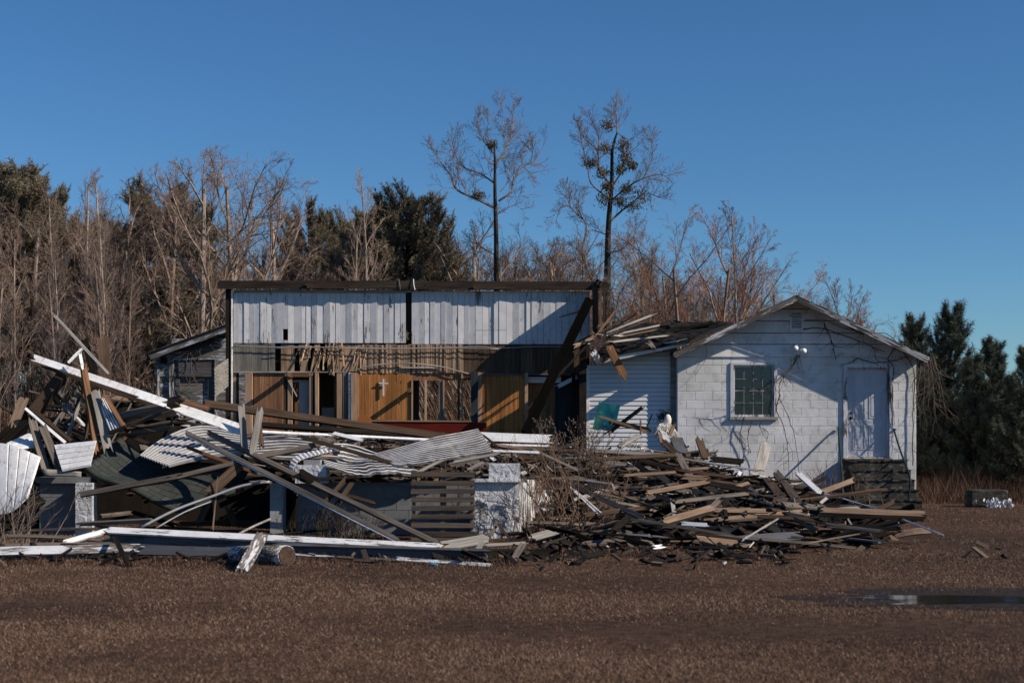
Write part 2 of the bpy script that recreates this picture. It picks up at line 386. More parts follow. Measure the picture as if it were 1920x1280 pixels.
def sheet(name, e1, e2, mat, nu=20, nv=12, corr=None, sag=0., thick=.012, noise=.0, label=None, cat=None, group=None, parent=None, ragged=0.):
    """lofts between two edge polylines; corr=('u'|'v', count, amp) ridges running along the other direction"""
    e1 = [Vector(p) for p in e1]; e2 = [Vector(p) for p in e2]
    if len(e1) > 2: e1 = strands(e1, 6)
    if len(e2) > 2: e2 = strands(e2, 6)
    lu = sum((e1[i + 1] - e1[i]).length for i in range(len(e1) - 1)); lv = (e2[0] - e1[0]).length
    nrm = (e1[-1] - e1[0]).cross(e2[len(e2) // 2] - e1[len(e1) // 2]).normalized()
    if nrm.z < 0: nrm = -nrm
    if corr:
        km = 8 if len(corr) > 3 else 4
        if corr[0] == 'u': nu = corr[1] * km
        else: nv = corr[1] * km
    org = (e1[0] + e1[-1] + e2[0] + e2[-1]) / 4
    r = random.Random(hash(round(org.x * 100)) & 0xffff)
    vs = []; uv = []
    for i in range(nu + 1):
        u = i / nu; a, b = samp(e1, u), samp(e2, u); rg = r.uniform(-ragged, ragged)
        for j in range(nv + 1):
            v = j / nv; vv = v * (1 + rg) if ragged else v
            p = a.lerp(b, vv)
            p += nrm * (sag * math.sin(math.pi * v) )
            if noise: p += nrm * noise * mnoise.noise(p * 1.7 + Vector((3, 1, 9)))
            if corr:
                q = (i if corr[0] == 'u' else j) % km; p += nrm * (corr[2] if (q in (1, 2) if km == 4 else q != 0) else 0)
            vs.append(p); uv.append((u * lu, v * lv))
    mb = MB(); fs = []
    for i in range(nu):
        for j in range(nv):
            a = i * (nv + 1) + j; fs.append((a, a + nv + 1, a + nv + 2, a + 1))
    mb.add(vs, fs)
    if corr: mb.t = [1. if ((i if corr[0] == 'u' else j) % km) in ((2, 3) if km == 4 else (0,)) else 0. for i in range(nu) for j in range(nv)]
    o = mb.build(name, M[mat], parent, smooth=not corr, origin=org)
    ul = o.data.uv_layers.new(name='uv'); li = np.zeros(len(o.data.loops), dtype=np.int32); o.data.loops.foreach_get('vertex_index', li)
    ul.data.foreach_set('uv', np.array(uv, dtype=np.float32)[li].ravel())
    sm = o.modifiers.new('thickness', 'SOLIDIFY'); sm.thickness = thick; sm.offset = -1
    return tag(o, label, cat, group)
def heap_Y(py): return 10248.0 / (py - 510.3)

# ================================================================ GROUND
mb = MB(); mb.add([(-1500, -60, 0), (1500, -60, 0), (1500, 2500, 0), (-1500, 2500, 0)], [(0, 1, 2, 3)])
tag(mb.build('ground', M['soil']), kind='structure')
# puddle
def blob(name, mat, cx, cy, rx, ry, z, amp, fq, seed, n=90):
    m_ = MB(); q = []
    for k in range(n):
        a = 2 * math.pi * k / n; v = Vector((math.cos(a) * fq, math.sin(a) * fq, seed)); rr = 1 + amp * mnoise.noise(v) + amp * .5 * mnoise.noise(v * 3.3)
        q.append((cx + rx * rr * math.cos(a), cy + ry * rr * math.sin(a), z))
    m_.add(q, [tuple(range(n))]); return tag(m_.build(name, M[mat]), kind='structure')
blob('wet_soil', 'wetsoil', 5.45, 14.0, 2.5, 1.0, .004, .45, 1.6, 1.)
mb = MB(); pc = Vector((5.35, 14.0, .008))
blob('puddle_water', 'water', 5.5, 13.9, 1.75, .42, .008, .8, 1.9, 7.)
def in_pud(x, y): return ((x - pc.x) / 1.85) ** 2 + ((y - pc.y) / .66) ** 2 < 1

def blades(name, mat, xs, ys, zs, h, wdt, lean, tints, label, kind='stuff'):
    n = len(xs); rng = np.random.default_rng(5)
    a = rng.uniform(0, 2 * np.pi, n); la = rng.uniform(0, 2 * np.pi, n); l = lean * h * rng.uniform(.2, 1, n)
    dx, dy = np.cos(a) * wdt / 2, np.sin(a) * wdt / 2
    v = np.empty((n, 3, 3)); v[:, 0] = np.stack([xs - dx, ys - dy, zs], 1); v[:, 1] = np.stack([xs + dx, ys + dy, zs], 1)
    v[:, 2] = np.stack([xs + l * np.cos(la), ys + l * np.sin(la), zs + h], 1)
    me = bpy.data.meshes.new(name); me.vertices.add(3 * n); me.vertices.foreach_set('co', v.ravel())
    me.loops.add(3 * n); me.loops.foreach_set('vertex_index', np.arange(3 * n, dtype=np.int32))
    me.polygons.add(n); me.polygons.foreach_set('loop_start', np.arange(0, 3 * n, 3, dtype=np.int32)); me.polygons.foreach_set('loop_total', np.full(n, 3, dtype=np.int32))
    me.update(); at = me.attributes.new('tint', 'FLOAT', 'FACE'); at.data.foreach_set('value', tints.astype(np.float32))
    me.materials.append(M[mat]); o = bpy.data.objects.new(name, me); COL.objects.link(o)
    return tag(o, label, 'grass' if 'grass' in name or 'weeds' in name else 'brush', kind=kind)
rng = np.random.default_rng(11)
n = 560000
ys = 8.6 + 26 * rng.random(n) ** 1.6; xs = rng.uniform(-1.08, 1.08, n) * ys * .36
patch = np.array([mnoise.noise(Vector((x * .35, y * .55, 0))) + .5 * mnoise.noise(Vector((x * 1.6, y * 2.2, 4))) for x, y in zip(xs, ys)])
keep = rng.random(n) < np.clip(.9 + 1.1 * patch, .1, 1)
pd = ((xs - 5.5) / 1.8) ** 2 + ((ys - 13.85) / .6) ** 2
keep &= ~((pd < 1) & (rng.random(n) < .9)) & ~((pd < 3) & (rng.random(n) < .55))
keep &= ~((ys > 20) & (rng.random(n) < .5) & (xs > .5))
xs, ys, patch = xs[keep], ys[keep], patch[keep]
h = rng.uniform(.007, .022, len(xs)) * (1 + .6 * np.clip(patch, -.6, 1)) * (.8 + ys / 40) * np.clip(.3 + .25 * pd[keep], .3, 1)
ti = np.clip(rng.beta(2.2, 2.6, len(xs)) + .22 * patch, 0, .93); ti[rng.random(len(xs)) < .035] = 1.
blades('dry_grass', 'drygrass', xs, ys, np.zeros(len(xs)), h, (.0016 + ys * .00023), 1.6, ti, 'short dead brown lawn grass covering the yard')

# tall dead weeds: right field edge and tufts at the debris foot
n = 24000
ys = rng.uniform(33.3, 44, n); xs = rng.uniform(9.6, 18, n)
h = rng.uniform(.15, .95, n) * np.clip((ys - 32.6) / 4.0, .2, 1) * (.8 + .35 * np.sin(xs * 2.3) * np.cos(ys * 1.7))
blades('tall_weeds', 'tallgrass', xs, ys, np.zeros(n), h, .014, .7, rng.random(n), 'tall reddish brown weeds beside the block house')
n = 3800
c0 = rng.uniform(-7.5, 2.2, n); yy = 17.55 + rng.normal(0, .35, n) + .25 * np.sin(c0 * 2.1) + np.where(c0 > 0, 1.6, .3)
blades('edge_weeds', 'tallgrass', c0, yy, np.zeros(n), rng.uniform(.02, .11, n), .01, 1.0, rng.random(n), 'ragged dead grass tufts along the foot of the fallen beams')

# ================================================================ RUBBLE MOUNDS
def yback(px): return float(np.interp(px, [1270, 1400, 1520, 1600, 1700], [31.5, 27.6, 27.0, 24.8, 22.6]))
def mz_right(x, y):
    px = 960 + x * F / y; yb = yback(px)
    if y > yb + .9: return -.1
    zz = .115 * (y - 19.5) - .1
    tr_ = min(1, max(0, (1690 - px) / 130)) if y < 25 else min(1, max(0, (1560 - px) / 90))
    tl_ = min(1, max(0, (px - 985) / 70))
    return zz * tr_ * tl_ * (1 if y < yb - .2 else max(0, 1 - (y - yb + .2) / 1.1)) - .1
def mz_left(x, y):
    px = 960 + x * F / y
    f = 24.1 if not (165 < px < 545) else 26.6
    base = .78 + (y - 24) * .082
    k = min(1, max(0, (y - f) / .5)); k2 = min(1, max(0, (33.4 - y) / .6)); k3 = min(1, max(0, (px + 60) / 60)); k4 = min(1, max(0, (1.5 - x) / .6))
    g = 1.25 * math.exp(-((x + 7.4) / 1.6) ** 2 - ((y - 27.6) / 1.9) ** 2)
    return (base + g) * k * k2 * k3 * k4 - .05
def mound(name, fn, x0, x1, y0, y1, st, label):
    nx, ny = int((x1 - x0) / st), int((y1 - y0) / st); vs = []; fs = []
    for i in range(nx + 1):
        for j in range(ny + 1):
            x, y = x0 + i * st, y0 + j * st; z = fn(x, y)
            if z > 0: z += .16 * mnoise.noise(Vector((x * 1.7, y * 1.7, 1))) + .08 * mnoise.noise(Vector((x * 5, y * 5, 1)))
            vs.append((x, y, z))
    for i in range(nx):
        for j in range(ny):
            a = i * (ny + 1) + j; q = (a, a + ny + 1, a + ny + 2, a + 1)
            if max(vs[k][2] for k in q) > -.03: fs.append(q)
    m_ = MB(); m_.add(vs, fs); tag(m_.build(name, M['rubble']), label, 'rubble', kind='stuff')
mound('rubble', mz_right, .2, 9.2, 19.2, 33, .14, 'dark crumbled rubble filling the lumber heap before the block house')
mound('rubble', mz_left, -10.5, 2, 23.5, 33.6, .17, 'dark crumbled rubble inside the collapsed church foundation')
def chips(name, fn, n, xr, yr, label, seed, brightp=0.):
    r = random.Random(seed); m_ = MB(); k = 0
    while k < n:
        y = r.uniform(*yr); x = r.uniform(*xr); z = fn(x, y)
        if z is None: continue
        k += 1
        L = r.uniform(.03, .28) * (1 if r.random() < .8 else 1.8); W_ = r.uniform(.015, .09)
        e = Matrix.Rotation(r.uniform(0, 6.28), 3, 'Z') @ Matrix.Rotation(r.uniform(-.6, .6), 3, 'Y') @ Matrix.Rotation(r.uniform(-.9, .9), 3, 'X')
        tt = r.random() ** 1.25
        m_.box((x, y, z + r.uniform(0, .07)), (L, W_, r.uniform(.006, .03)), e, tt)
    return tag(m_.build(name, M['chips']), label, 'splinters', kind='stuff')
def fr_(x, y):
    z = mz_right(x, y); return z + .06 if z > -.08 and x * F / y < 760 else None
def fl_(x, y):
    z = mz_left(x, y); return z + .06 if z > .3 else None
chips('splinters', fr_, 1900, (.3, 9.2), (19.2, 32.5), 'loose splinters and torn felt strewn over the lumber heap', 1)
chips('splinters', fl_, 3800, (-10.2, 1.6), (24, 33.2), 'loose splinters and scraps strewn over the fallen church roof', 2)
def fg_(x, y):
    px = 960 + x * F / y
    d = math.exp(-((y - 19.0) / 1.3) ** 2) if px > 1000 else math.exp(-((y - 18.6) / .9) ** 2) * .7
    return .015 if rs.random() < d * (1 if px < 1500 else .06) and not in_pud(x, y) else None
chips('splinters', fg_, 380, (-7, 7.5), (16.5, 23), 'small chips and twigs littering the lawn in front of the wreckage', 3)

# ================================================================ BLOCK HOUSE
HY = 33.0
house = tag(empty('block_house', (X_(1494, HY), HY, 0)), 'low white painted concrete block house with a gable roof and five dark steps', 'house')
hx0, hx1 = X_(1270, HY), X_(1718, HY); ztop = Z_(668, HY)
wx0, wx1, wz0, wz1 = X_(1375, HY), X_(1451, HY), Z_(781, HY), Z_(684, HY)
dx0, dx1, dz0, dz1 = X_(1588, HY), X_(1667, HY), Z_(857, HY), Z_(689, HY)
OPN = [(wx0, wx1, wz0, wz1), (dx0, dx1, dz0, dz1)]
mb = MB()
xsx = sorted([hx0, hx1, wx0, wx1, dx0, dx1]); zsz = sorted([0, ztop, wz0, wz1, dz0, dz1])
for i in range(5):
    for j in range(5):
        cx, cz = (xsx[i] + xsx[i + 1]) / 2, (zsz[j] + zsz[j + 1]) / 2
        if any(a < cx < b and c < cz < d for a, b, c, d in OPN): continue
        mb.ext(xsx[i], xsx[i + 1], HY + .008, HY + .2, zsz[j], zsz[j + 1])
r = random.Random(4); nr = 17; ch = ztop / nr
for k in range(nr):
    z0, z1 = k * ch, (k + 1) * ch; x = hx0 - (.205 if k % 2 else 0)
    while x < hx1:
        ivs = [(max(x, hx0), min(x + .41, hx1))]; x += .41
        for (a, b, c, d) in OPN:
            if z1 > c + .03 and z0 < d - .03:
                nv = []
                for (p, q) in ivs:
                    if b <= p or a >= q: nv.append((p, q))
                    else:
                        if a > p: nv.append((p, a))
                        if b < q: nv.append((b, q))
                ivs = nv
        for (p, q) in ivs:
            if q - p < .03: continue
            g = .003; e = .006; y = HY + .003 - r.uniform(.0, .003); tt = r.random()
            ox0, ox1, oz0, oz1 = p + g, q - g, z0 + g, z1 - g
            mb.add([(ox0, HY + .008, oz0), (ox1, HY + .008, oz0), (ox1, HY + .008, oz1), (ox0, HY + .008, oz1), (ox0 + e, y, oz0 + e), (ox1 - e, y, oz0 + e), (ox1 - e, y, oz1 - e), (ox0 + e, y, oz1 - e)],
                   [(4, 5, 6, 7), (0, 1, 5, 4), (1, 2, 6, 5), (2, 3, 7, 6), (3, 0, 4, 7)], tt)
mb.build('block_wall', M['block'], house)
mb = MB(); mb.ext(hx0, hx0 + .2, HY + .2, HY + 8, 0, ztop).ext(hx1 - .2, hx1, HY + .2, HY + 8, 0, ztop).ext(hx0 + .2, hx1 - .2, HY + 7.8, HY + 8, 0, ztop)
mb.build('side_wall', M['block'], house)
# gable boards
rpx, rpy = 1493, 560
zr = Z_(rpy, HY); xr = X_(rpx, HY); sl = (zr - ztop) / (xr - hx0 + .12); sr = (zr - ztop) / (hx1 + .12 - xr)
mb = MB(); zc = [ztop - .01, Z_(646, HY), Z_(625, HY), Z_(602, HY), Z_(580, HY), zr]
for i in range(5):
    a, b = zc[i], zc[i + 1]
    if i == 4: poly = [(xr - (zr - a) / sl, a), (xr + (zr - a) / sr, a), (xr, b)]
    else: poly = [(xr - (zr - a) / sl, a), (xr + (zr - a) / sr, a), (xr + (zr - b) / sr, b), (xr - (zr - b) / sl, b)]
    poly = [(min(max(x, hx0 - .0), hx1), z) for x, z in poly]
    n = len(poly)
    yo = [HY - .034 if z == a else HY - .004 for x, z in poly]
    vs = [(x, y, z + (.016 if z == a and i else 0)) for (x, z), y in zip(poly, yo)] + [(x, HY + .03, z + (.016 if z == a and i else 0)) for x, z in poly]
    mb.add(vs, [tuple(range(n)), tuple(range(2 * n - 1, n - 1, -1))] + [(i2, i2 + n, (i2 + 1) % n + n, (i2 + 1) % n) for i2 in range(n)], .1 * i)
mb.build('gable_siding', M['block'], house)
MB().prism([(hx0, ztop), (hx1, ztop), (xr, zr)], HY + .035, HY + .06).build('gable_dark_backing', M['near_black'], house)  # dark sheet that makes the gaps between laps read as shadow lines
# roof with overhanging rakes
OY = HY - .57
rr = P(1493, 553, OY); rl = P(1264, 659, OY); rgt = P(1741, 668, OY)
roof = None
for nm, e in (('roof', rl), ('roof', rgt)):
    m_ = MB(); th = .05
    vs = [(rr.x, OY, rr.z), (e.x, OY, e.z), (e.x, HY + 8.4, e.z), (rr.x, HY + 8.4, rr.z)]
    vs += [(x, y, z - th) for x, y, z in vs]
    m_.add(vs, [(0, 1, 2, 3), (7, 6, 5, 4), (0, 4, 5, 1), (1, 5, 6, 2), (2, 6, 7, 3), (3, 7, 4, 0)])
    o = m_.build(nm, M['tar'], house)
    # soffit boards
    m2 = MB(); vs = [(rr.x, OY + .03, rr.z - .055), (e.x, OY + .03, e.z - .055), (e.x, HY, e.z - .055), (rr.x, HY, rr.z - .055)]; vs += [(x, y, z - .012) for x, y, z in vs]
    m2.add(vs, [(0, 1, 2, 3), (7, 6, 5, 4), (0, 4, 5, 1), (1, 5, 6, 2), (2, 6, 7, 3), (3, 7, 4, 0)]); m2.build('soffit', M['block'], house)
    dv = Vector((e.x - rr.x, 0, e.z - rr.z)); a = Vector((rr.x, OY - .015, rr.z - .085)); b = a + dv
    rk = board('rake_board', a, b, .125, .025, 'rake', roll=0, parent=house, jag=.02)
# window
cxw, czw = (wx0 + wx1) / 2, (wz0 + wz1) / 2
m_ = MB(); fw = .07
for (a, b, c, d) in ((wx0 - fw, wx1 + fw, wz1, wz1 + fw * .8), (wx0 - fw, wx0, wz0, wz1), (wx1, wx1 + fw, wz0, wz1)): m_.ext(a, b, HY - .035, HY + .03, c, d)
for (a, b, c, d) in ((wx0, wx1, wz1 - .045, wz1), (wx0, wx1, wz0, wz0 + .05), (wx0, wx0 + .04, wz0 + .05, wz1 - .045), (wx1 - .04, wx1, wz0 + .05, wz1 - .045)): m_.ext(a, b, HY + .031, HY + .10, c, d)
win = m_.build('window', M['whitepv'], house)
m_ = MB().ext(wx0 - fw - .02, wx1 + fw + .02, HY - .07, HY + .03, wz0 - .07, wz0 - .002); m_.build('sill', M['lgrey'], win)
m_ = MB()
for k in (1, 2, 3): x = wx0 + .04 + (wx1 - wx0 - .08) * k / 4; m_.ext(x - .007, x + .007, HY + .05, HY + .075, wz0 + .05, wz1 - .045)
for k in (1, 2, 3): z = wz0 + .05 + (wz1 - wz0 - .095) * k / 4; q = .016 if k == 2 else .006; m_.ext(wx0 + .04, wx1 - .04, HY + .047, HY + .078, z - q, z + q)
m_.build('muntin', M['lgrey'], win)
MB().add([(wx0, HY + .085, wz0), (wx1, HY + .085, wz0), (wx1, HY + .085, wz1), (wx0, HY + .085, wz1)], [(0, 1, 2, 3)]) 
m_ = MB(); m_.add([(wx0 + .04, HY + .082, wz0 + .05), (wx1 - .04, HY + .082, wz0 + .05), (wx1 - .04, HY + .082, wz1 - .045), (wx0 + .04, HY + .082, wz1 - .045)], [(0, 1, 2, 3)]); m_.build('pane', M['glass'], win)
m_ = MB(); z = wz0 + .06; r = random.Random(9)
while z < wz1 - .04:
    if not (z < wz0 + .28 and r.random() < .3):
        m_.box((cxw, HY + .15, z), (wx1 - wx0 - .09, .022, .002), Matrix.Rotation(R(62), 3, 'X') @ Matrix.Rotation(r.uniform(-.006, .006), 3, 'Y'))
    z += .023
m_.build('blind', M['blind'], win)
MB().ext(wx0 - .1, wx1 + .1, HY + .55, HY + .6, wz0 - .2, wz1 + .2).build('dark_room', M['near_black'], win)
# door
m_ = MB(); jw = .09
for (a, b, c, d) in ((dx0 - jw, dx0, dz0 - .02, dz1), (dx1, dx1 + jw, dz0 - .02, dz1), (dx0 - jw, dx1 + jw, dz1, dz1 + .10)): m_.ext(a, b, HY - .045, HY + .02, c, d)
for (a, b, c, d) in ((dx0, dx0 + .03, dz0, dz1 - .03), (dx1 - .03, dx1, dz0, dz1 - .03), (dx0, dx1, dz1 - .03, dz1)): m_.ext(a, b, HY + .021, HY + .15, c, d)
m_.build('door_frame', M['whitepv'], house)
MB().ext(dx0 - .06, dx1 + .06, HY - .06, HY + .1, dz0 - .05, dz0 - .022).build('threshold', M['tan'], house)
m_ = MB(); a, b, c, d = dx0 + .032, dx1 - .032, dz0 + .01, dz1 - .032; DY = HY + .09
m_.ext(a, b, DY, DY + .04, c, d)
W_, H_ = b - a, d - c
for (u0, u1) in ((.14, .45), (.55, .86)):
    for (v0, v1) in ((.08, .36), (.44, .74), (.80, .93)):
        x0, x1, z0, z1 = a + W_ * u0, a + W_ * u1, c + H_ * v0, c + H_ * v1
        e = .018
        for (p, q, s_, t_) in ((x0, x1, z1 - e, z1), (x0, x1, z0, z0 + e), (x0, x0 + e, z0 + e, z1 - e), (x1 - e, x1, z0 + e, z1 - e)): m_.ext(p, q, DY - .012, DY + .001, s_, t_)
        m_.ext(x0 + .05, x1 - .05, DY - .008, DY + .001, z0 + .05, z1 - .05)
door = m_.build('door', M['doorpaint'], house)
kx = a + .07
for kz, rd in ((c + H_ * .44, .03), (c + H_ * .50, .022)):
    MB().tube([(kx, DY - .001, kz), (kx, DY - .03, kz), (kx, DY - .05, kz), (kx, DY - .07, kz)], [rd, rd * .5, rd * 1.05, rd * .6], 10).build('door_knob' if rd > .025 else 'deadbolt', M['blackmetal'], door, True)
# vent
vx0, vx1, vz0, vz1 = X_(1481, HY), X_(1505, HY), Z_(619, HY), Z_(583, HY); m_ = MB()
for (p, q, s_, t_) in ((vx0, vx1, vz1 - .03, vz1), (vx0, vx1, vz0, vz0 + .03), (vx0, vx0 + .03, vz0 + .03, vz1 - .03), (vx1 - .03, vx1, vz0 + .03, vz1 - .03)): m_.ext(p, q, HY - .06, HY - .0225, s_, t_)
vent = m_.build('gable_vent', M['white'], house); m_ = MB()
MB().ext(vx0 + .03, vx1 - .03, HY - .03, HY - .024, vz0 + .03, vz1 - .03).build('vent_back', M['near_black'], vent)  # dark plate so the gaps between louvres read as shade
z = vz0 + .05
while z < vz1 - .03: m_.box(((vx0 + vx1) / 2, HY - .042, z), (vx1 - vx0 - .065, .03, .006), Matrix.Rotation(R(42), 3, 'X')); z += .038
m_.build('louvre', M['white'], vent)
# twin floodlight
lx, lz = X_(1493, HY), Z_(652, HY)
lamp = tag(MB().tube([(lx, HY - .02, lz + .04), (lx, HY - .075, lz + .04)], [.05, .045], 12).build('floodlight', M['bulb'], None, True, origin=(lx, HY - .02, lz)), 'small white twin floodlight fixed high on the gable of the block house', 'light fixture')
for s_, dz in ((-1, 0), (1, -.06)):
    MB().tube([(lx + s_ * .02, HY - .07, lz + .03), (lx + s_ * .05, HY - .1, lz + dz + .01), (lx + s_ * .09, HY - .36, lz + dz - .03), (lx + s_ * .095, HY - .42, lz + dz - .035)], [.015, .02, .055, .062], 10).build('lamp_head', M['bulb'], lamp, True)
# steps
st = empty('step', (0, 0, 0)); bpy.data.objects.remove(st)
m_ = MB(); sx0, sx1 = X_(1577, HY), X_(1684, HY); zt = dz0 - .05; nst = 5; hh = zt / nst
m_.ext(sx0, sx1, HY - .75, HY - .001, 0, zt)
for k in range(1, nst): m_.ext(sx0 - .004 * k, sx1 + .004 * k, HY - .75 - .28 * k, HY - .75 - .28 * (k - 1), 0, zt - hh * k)
for k in range(nst):
    for _ in range(34):
        xc = r.uniform(sx0 + .05, sx1 - .05); m_.box((xc, HY - .752 - .28 * k, zt - hh * k - r.uniform(.0, .03)), (r.uniform(.04, .2), r.uniform(.02, .06), r.uniform(.015, .05)), Matrix.Rotation(r.uniform(-.3, .3), 3, 'X') @ Matrix.Rotation(r.uniform(-.12, .12), 3, 'Y'), r.random())
steps = m_.build('steps', M['mossy'], house)
sb = steps
def rail(pts, label):
    pts = [Vector(p) for p in pts]
    o = MB().tube(strands(pts, 3), .022, 8).build('handrail', M['greenrail'], None, True, origin=pts[-1]); tag(o, label, 'handrail', 'handrails at the steps')
rail([P(1573, 806, HY - .05), P(1572, 806, HY - .12), P(1577, 870, HY - 1.0), P(1580, 925, HY - 1.7), P(1579, 958, HY - 1.75)], 'rusty green handrail on the left side of the dark steps')
rail([P(1679, 805, HY - .02), P(1677, 808, HY - .12), P(1690, 850, HY - .8), P(1706, 893, HY - 1.7), P(1705, 920, HY - 1.75), P(1703, 957, HY - 1.75)], 'bent green handrail on the right side of the dark steps')
# vines over the gable
def vine(name, paths, mat, rad, label, cat='vine', seed=0, nsub=0, sublen=.4, Yoff=0, group=None, droop=-.3, parent=None):
    r = random.Random(seed); m_ = MB(); org = None
    for path in paths:
        pts = strands([P(*p) for p in path], 5)
        pts = [p + Vector((r.uniform(-1, 1), r.uniform(-.5, .5), r.uniform(-1, 1))) * .012 for p in pts]
        if org is None: org = pts[0].copy()
        L = len(pts); m_.tube(pts, [rad * (1 - .6 * i / L) for i in range(L)], 4, r.random())
        for _ in range(nsub):
            i = r.randrange(L - 1); p = pts[i].copy(); d = Vector((r.uniform(-1, 1), r.uniform(-.35, .1), r.uniform(-1, .6) + droop)).normalized(); q = [p.copy()]
            for s_ in range(5):
                d = (d + Vector((r.uniform(-.5, .5), r.uniform(-.15, .15), r.uniform(-.4, .4)))).normalized(); p = p + d * sublen / 5 * r.uniform(.6, 1.4); q.append(p.copy())
            m_.tube(q, [rad * .5 * (1 - .13 * k) for k in range(6)], 3, r.random())
    o = m_.build(name, M[mat], parent, origin=org); return tag(o, label, cat if label else None, group)
G = HY - .06
vine('climbing_vine', [[(1712, 872, G), (1712, 780, G), (1714, 700, G), (1690, 655, G), (1660, 625, G), (1620, 625, G), (1575, 612, G), (1545, 600, G), (1508, 598, G)],
    [(1680, 650, G), (1665, 672, G), (1676, 690, G), (1672, 730, G), (1678, 800, G)], [(1620, 625, G), (1590, 612, G), (1560, 585, G), (1530, 572, G), (1500, 568, G)],
    [(1505, 617, G), (1540, 615, G), (1580, 628, G), (1620, 642, G), (1660, 660, G)], [(1600, 678, G), (1610, 672, G), (1640, 680, G), (1690, 672, G), (1718, 660, G)], [(1545, 605, G), (1560, 640, G), (1568, 676, G)]],
    'vine', .013, 'bare dark vine climbing over the right half of the block house gable', seed=3, nsub=9, sublen=.38)
G2 = HY - .38
vine('climbing_vine', [[(1494, 664, G), (1485, 690, G - .1), (1464, 712, G - .2), (1462, 745, G2), (1476, 775, G2), (1492, 830, G2), (1500, 905, G2)], [(1462, 740, G2), (1456, 770, G2), (1470, 800, G2), (1478, 850, G2), (1480, 905, G2)],
    [(1500, 664, G), (1480, 692, G - .1), (1466, 705, G - .2)], [(1470, 700, G2), (1445, 722, G2), (1420, 728, G2), (1385, 725, G2)]],
    'vine', .013, 'bare vine hanging from the floodlight past the window of the block house', seed=5, nsub=7, sublen=.4)
vine('hanging_vine', [[(1740 + a, 668, HY - .5), (1745 + a * 1.4, 700, HY - .5), (1748 + a * 2, 740 + b, HY - .45), (1750 + a * 2.2, 760 + b, HY - .45)] for a, b in ((-14, 0), (-8, 14), (-3, -10), (2, 22), (6, -18), (10, 5), (-18, -24))],
    'twig', .010, 'pale bare vines hanging in a tangle from the right eave of the block house', seed=8, nsub=12, sublen=.6, droop=-1.2)
vine('loose_wire', [[(1320, 640, G), (1325, 655, G), (1322, 675, G), (1300, 705, G), (1272, 730, G)]], 'vine', .006, 'thin loose wire sagging down the left corner of the block house', 'wire')
vine('climbing_vine', [[(1395, 788, G2), (1388, 815, G2), (1398, 840, G2), (1385, 880, G2)], [(1430, 788, G2), (1425, 800, G2), (1440, 812, G2), (1432, 840, G2)], [(1410, 790, G2), (1402, 820, G2), (1408, 850, G2)]],
    'vine', .011, 'short crooked vine stems below the window of the block house', seed=12, nsub=5, sublen=.4)

# ================================================================ SIDING ANNEX between church and block house
AY = 33.28
annex = tag(empty('siding_annex', (X_(1185, AY), AY, 0)), 'white lap siding annex with a torn dark roof left of the block house', 'building')
ax0, ax1 = X_(1101, AY), X_(1269.4, AY)
def atop(x): return Z_(684 - (960 + x * F / AY - 1112) / (1281 - 1112) * 37, AY)
m_ = MB(); z = 0.; cl = .105
while z < 3.85:
    z1 = z + cl
    pts = []
    nx = 10
    for i in range(nx):
        xa, xb = ax0 + (ax1 - ax0) * i / nx, ax0 + (ax1 - ax0) * (i + 1) / nx; lim = atop((xa + xb) / 2)
        if z > lim: continue
        zz = min(z1, lim)
        m_.add([(xa, AY - .022, z + .008), (xb, AY - .022, z + .008), (xb, AY - .004, zz), (xa, AY - .004, zz), (xa, AY, z + .008), (xb, AY, z + .008)], [(0, 1, 2, 3), (0, 4, 5, 1)], .0)
    z = z1
m_.build('lap_siding', M['vinyl'], annex)
m_ = MB(); m_.prism([(ax0, 0), (ax1, 0), (ax1, atop(ax1)), (ax0, atop(ax0))], AY + .003, AY + .1); m_.build('annex_dark_backing', M['near_black'], annex)  # near-black sheet behind the siding, drawing the shadow lines under its laps
MB().ext(ax0 - .035, ax0 + .05, AY - .03, AY + .05, 0, Z_(690, AY)).build('corner_trim', M['whitemetal'], annex)
MB().ext(ax1 - .16, ax1 - .002, AY - .035, AY - .0165, 0, Z_(655, AY)).build('grey_corner_strip', M['lgrey'], annex)  # grey strip, darker than the siding, along the block house corner
board('fascia', P(1140, 672, AY - .55), P(1290, 640, AY - .55), .15, .03, 'vinyl', roll=-8, parent=annex, jag=.06)
m_ = MB(); a, b, c, d = P(1112, 668, AY - .6), P(1295, 636, AY - .6), P(1375, 603, 37.5), P(1175, 606, 37.5)
m_.add([a, b, c, d] + [v - Vector((0, 0, .07)) for v in (a, b, c, d)], [(0, 1, 2, 3), (7, 6, 5, 4), (0, 4, 5, 1), (1, 5, 6, 2), (2, 6, 7, 3), (3, 7, 4, 0)]); m_.build('roof', M['tar'], annex)
r = random.Random(17)
m_ = MB()
for k in range(150):
    u, v = r.random(), r.random() ** 1.2; p = a.lerp(b, u).lerp(d.lerp(c, u), v) + Vector((0, 0, .03))
    m_.box(p, (r.uniform(.1, .5), r.uniform(.04, .22), .008), Matrix.Rotation(r.uniform(-.5, .5), 3, 'Z') @ Matrix.Rotation(r.uniform(-.35, .35), 3, 'Y') @ Matrix.Rotation(R(13) + r.uniform(-.3, .3), 3, 'X'), r.random() * .8)
tag(m_.build('torn_shingles', M['chips'], annex), kind='stuff')

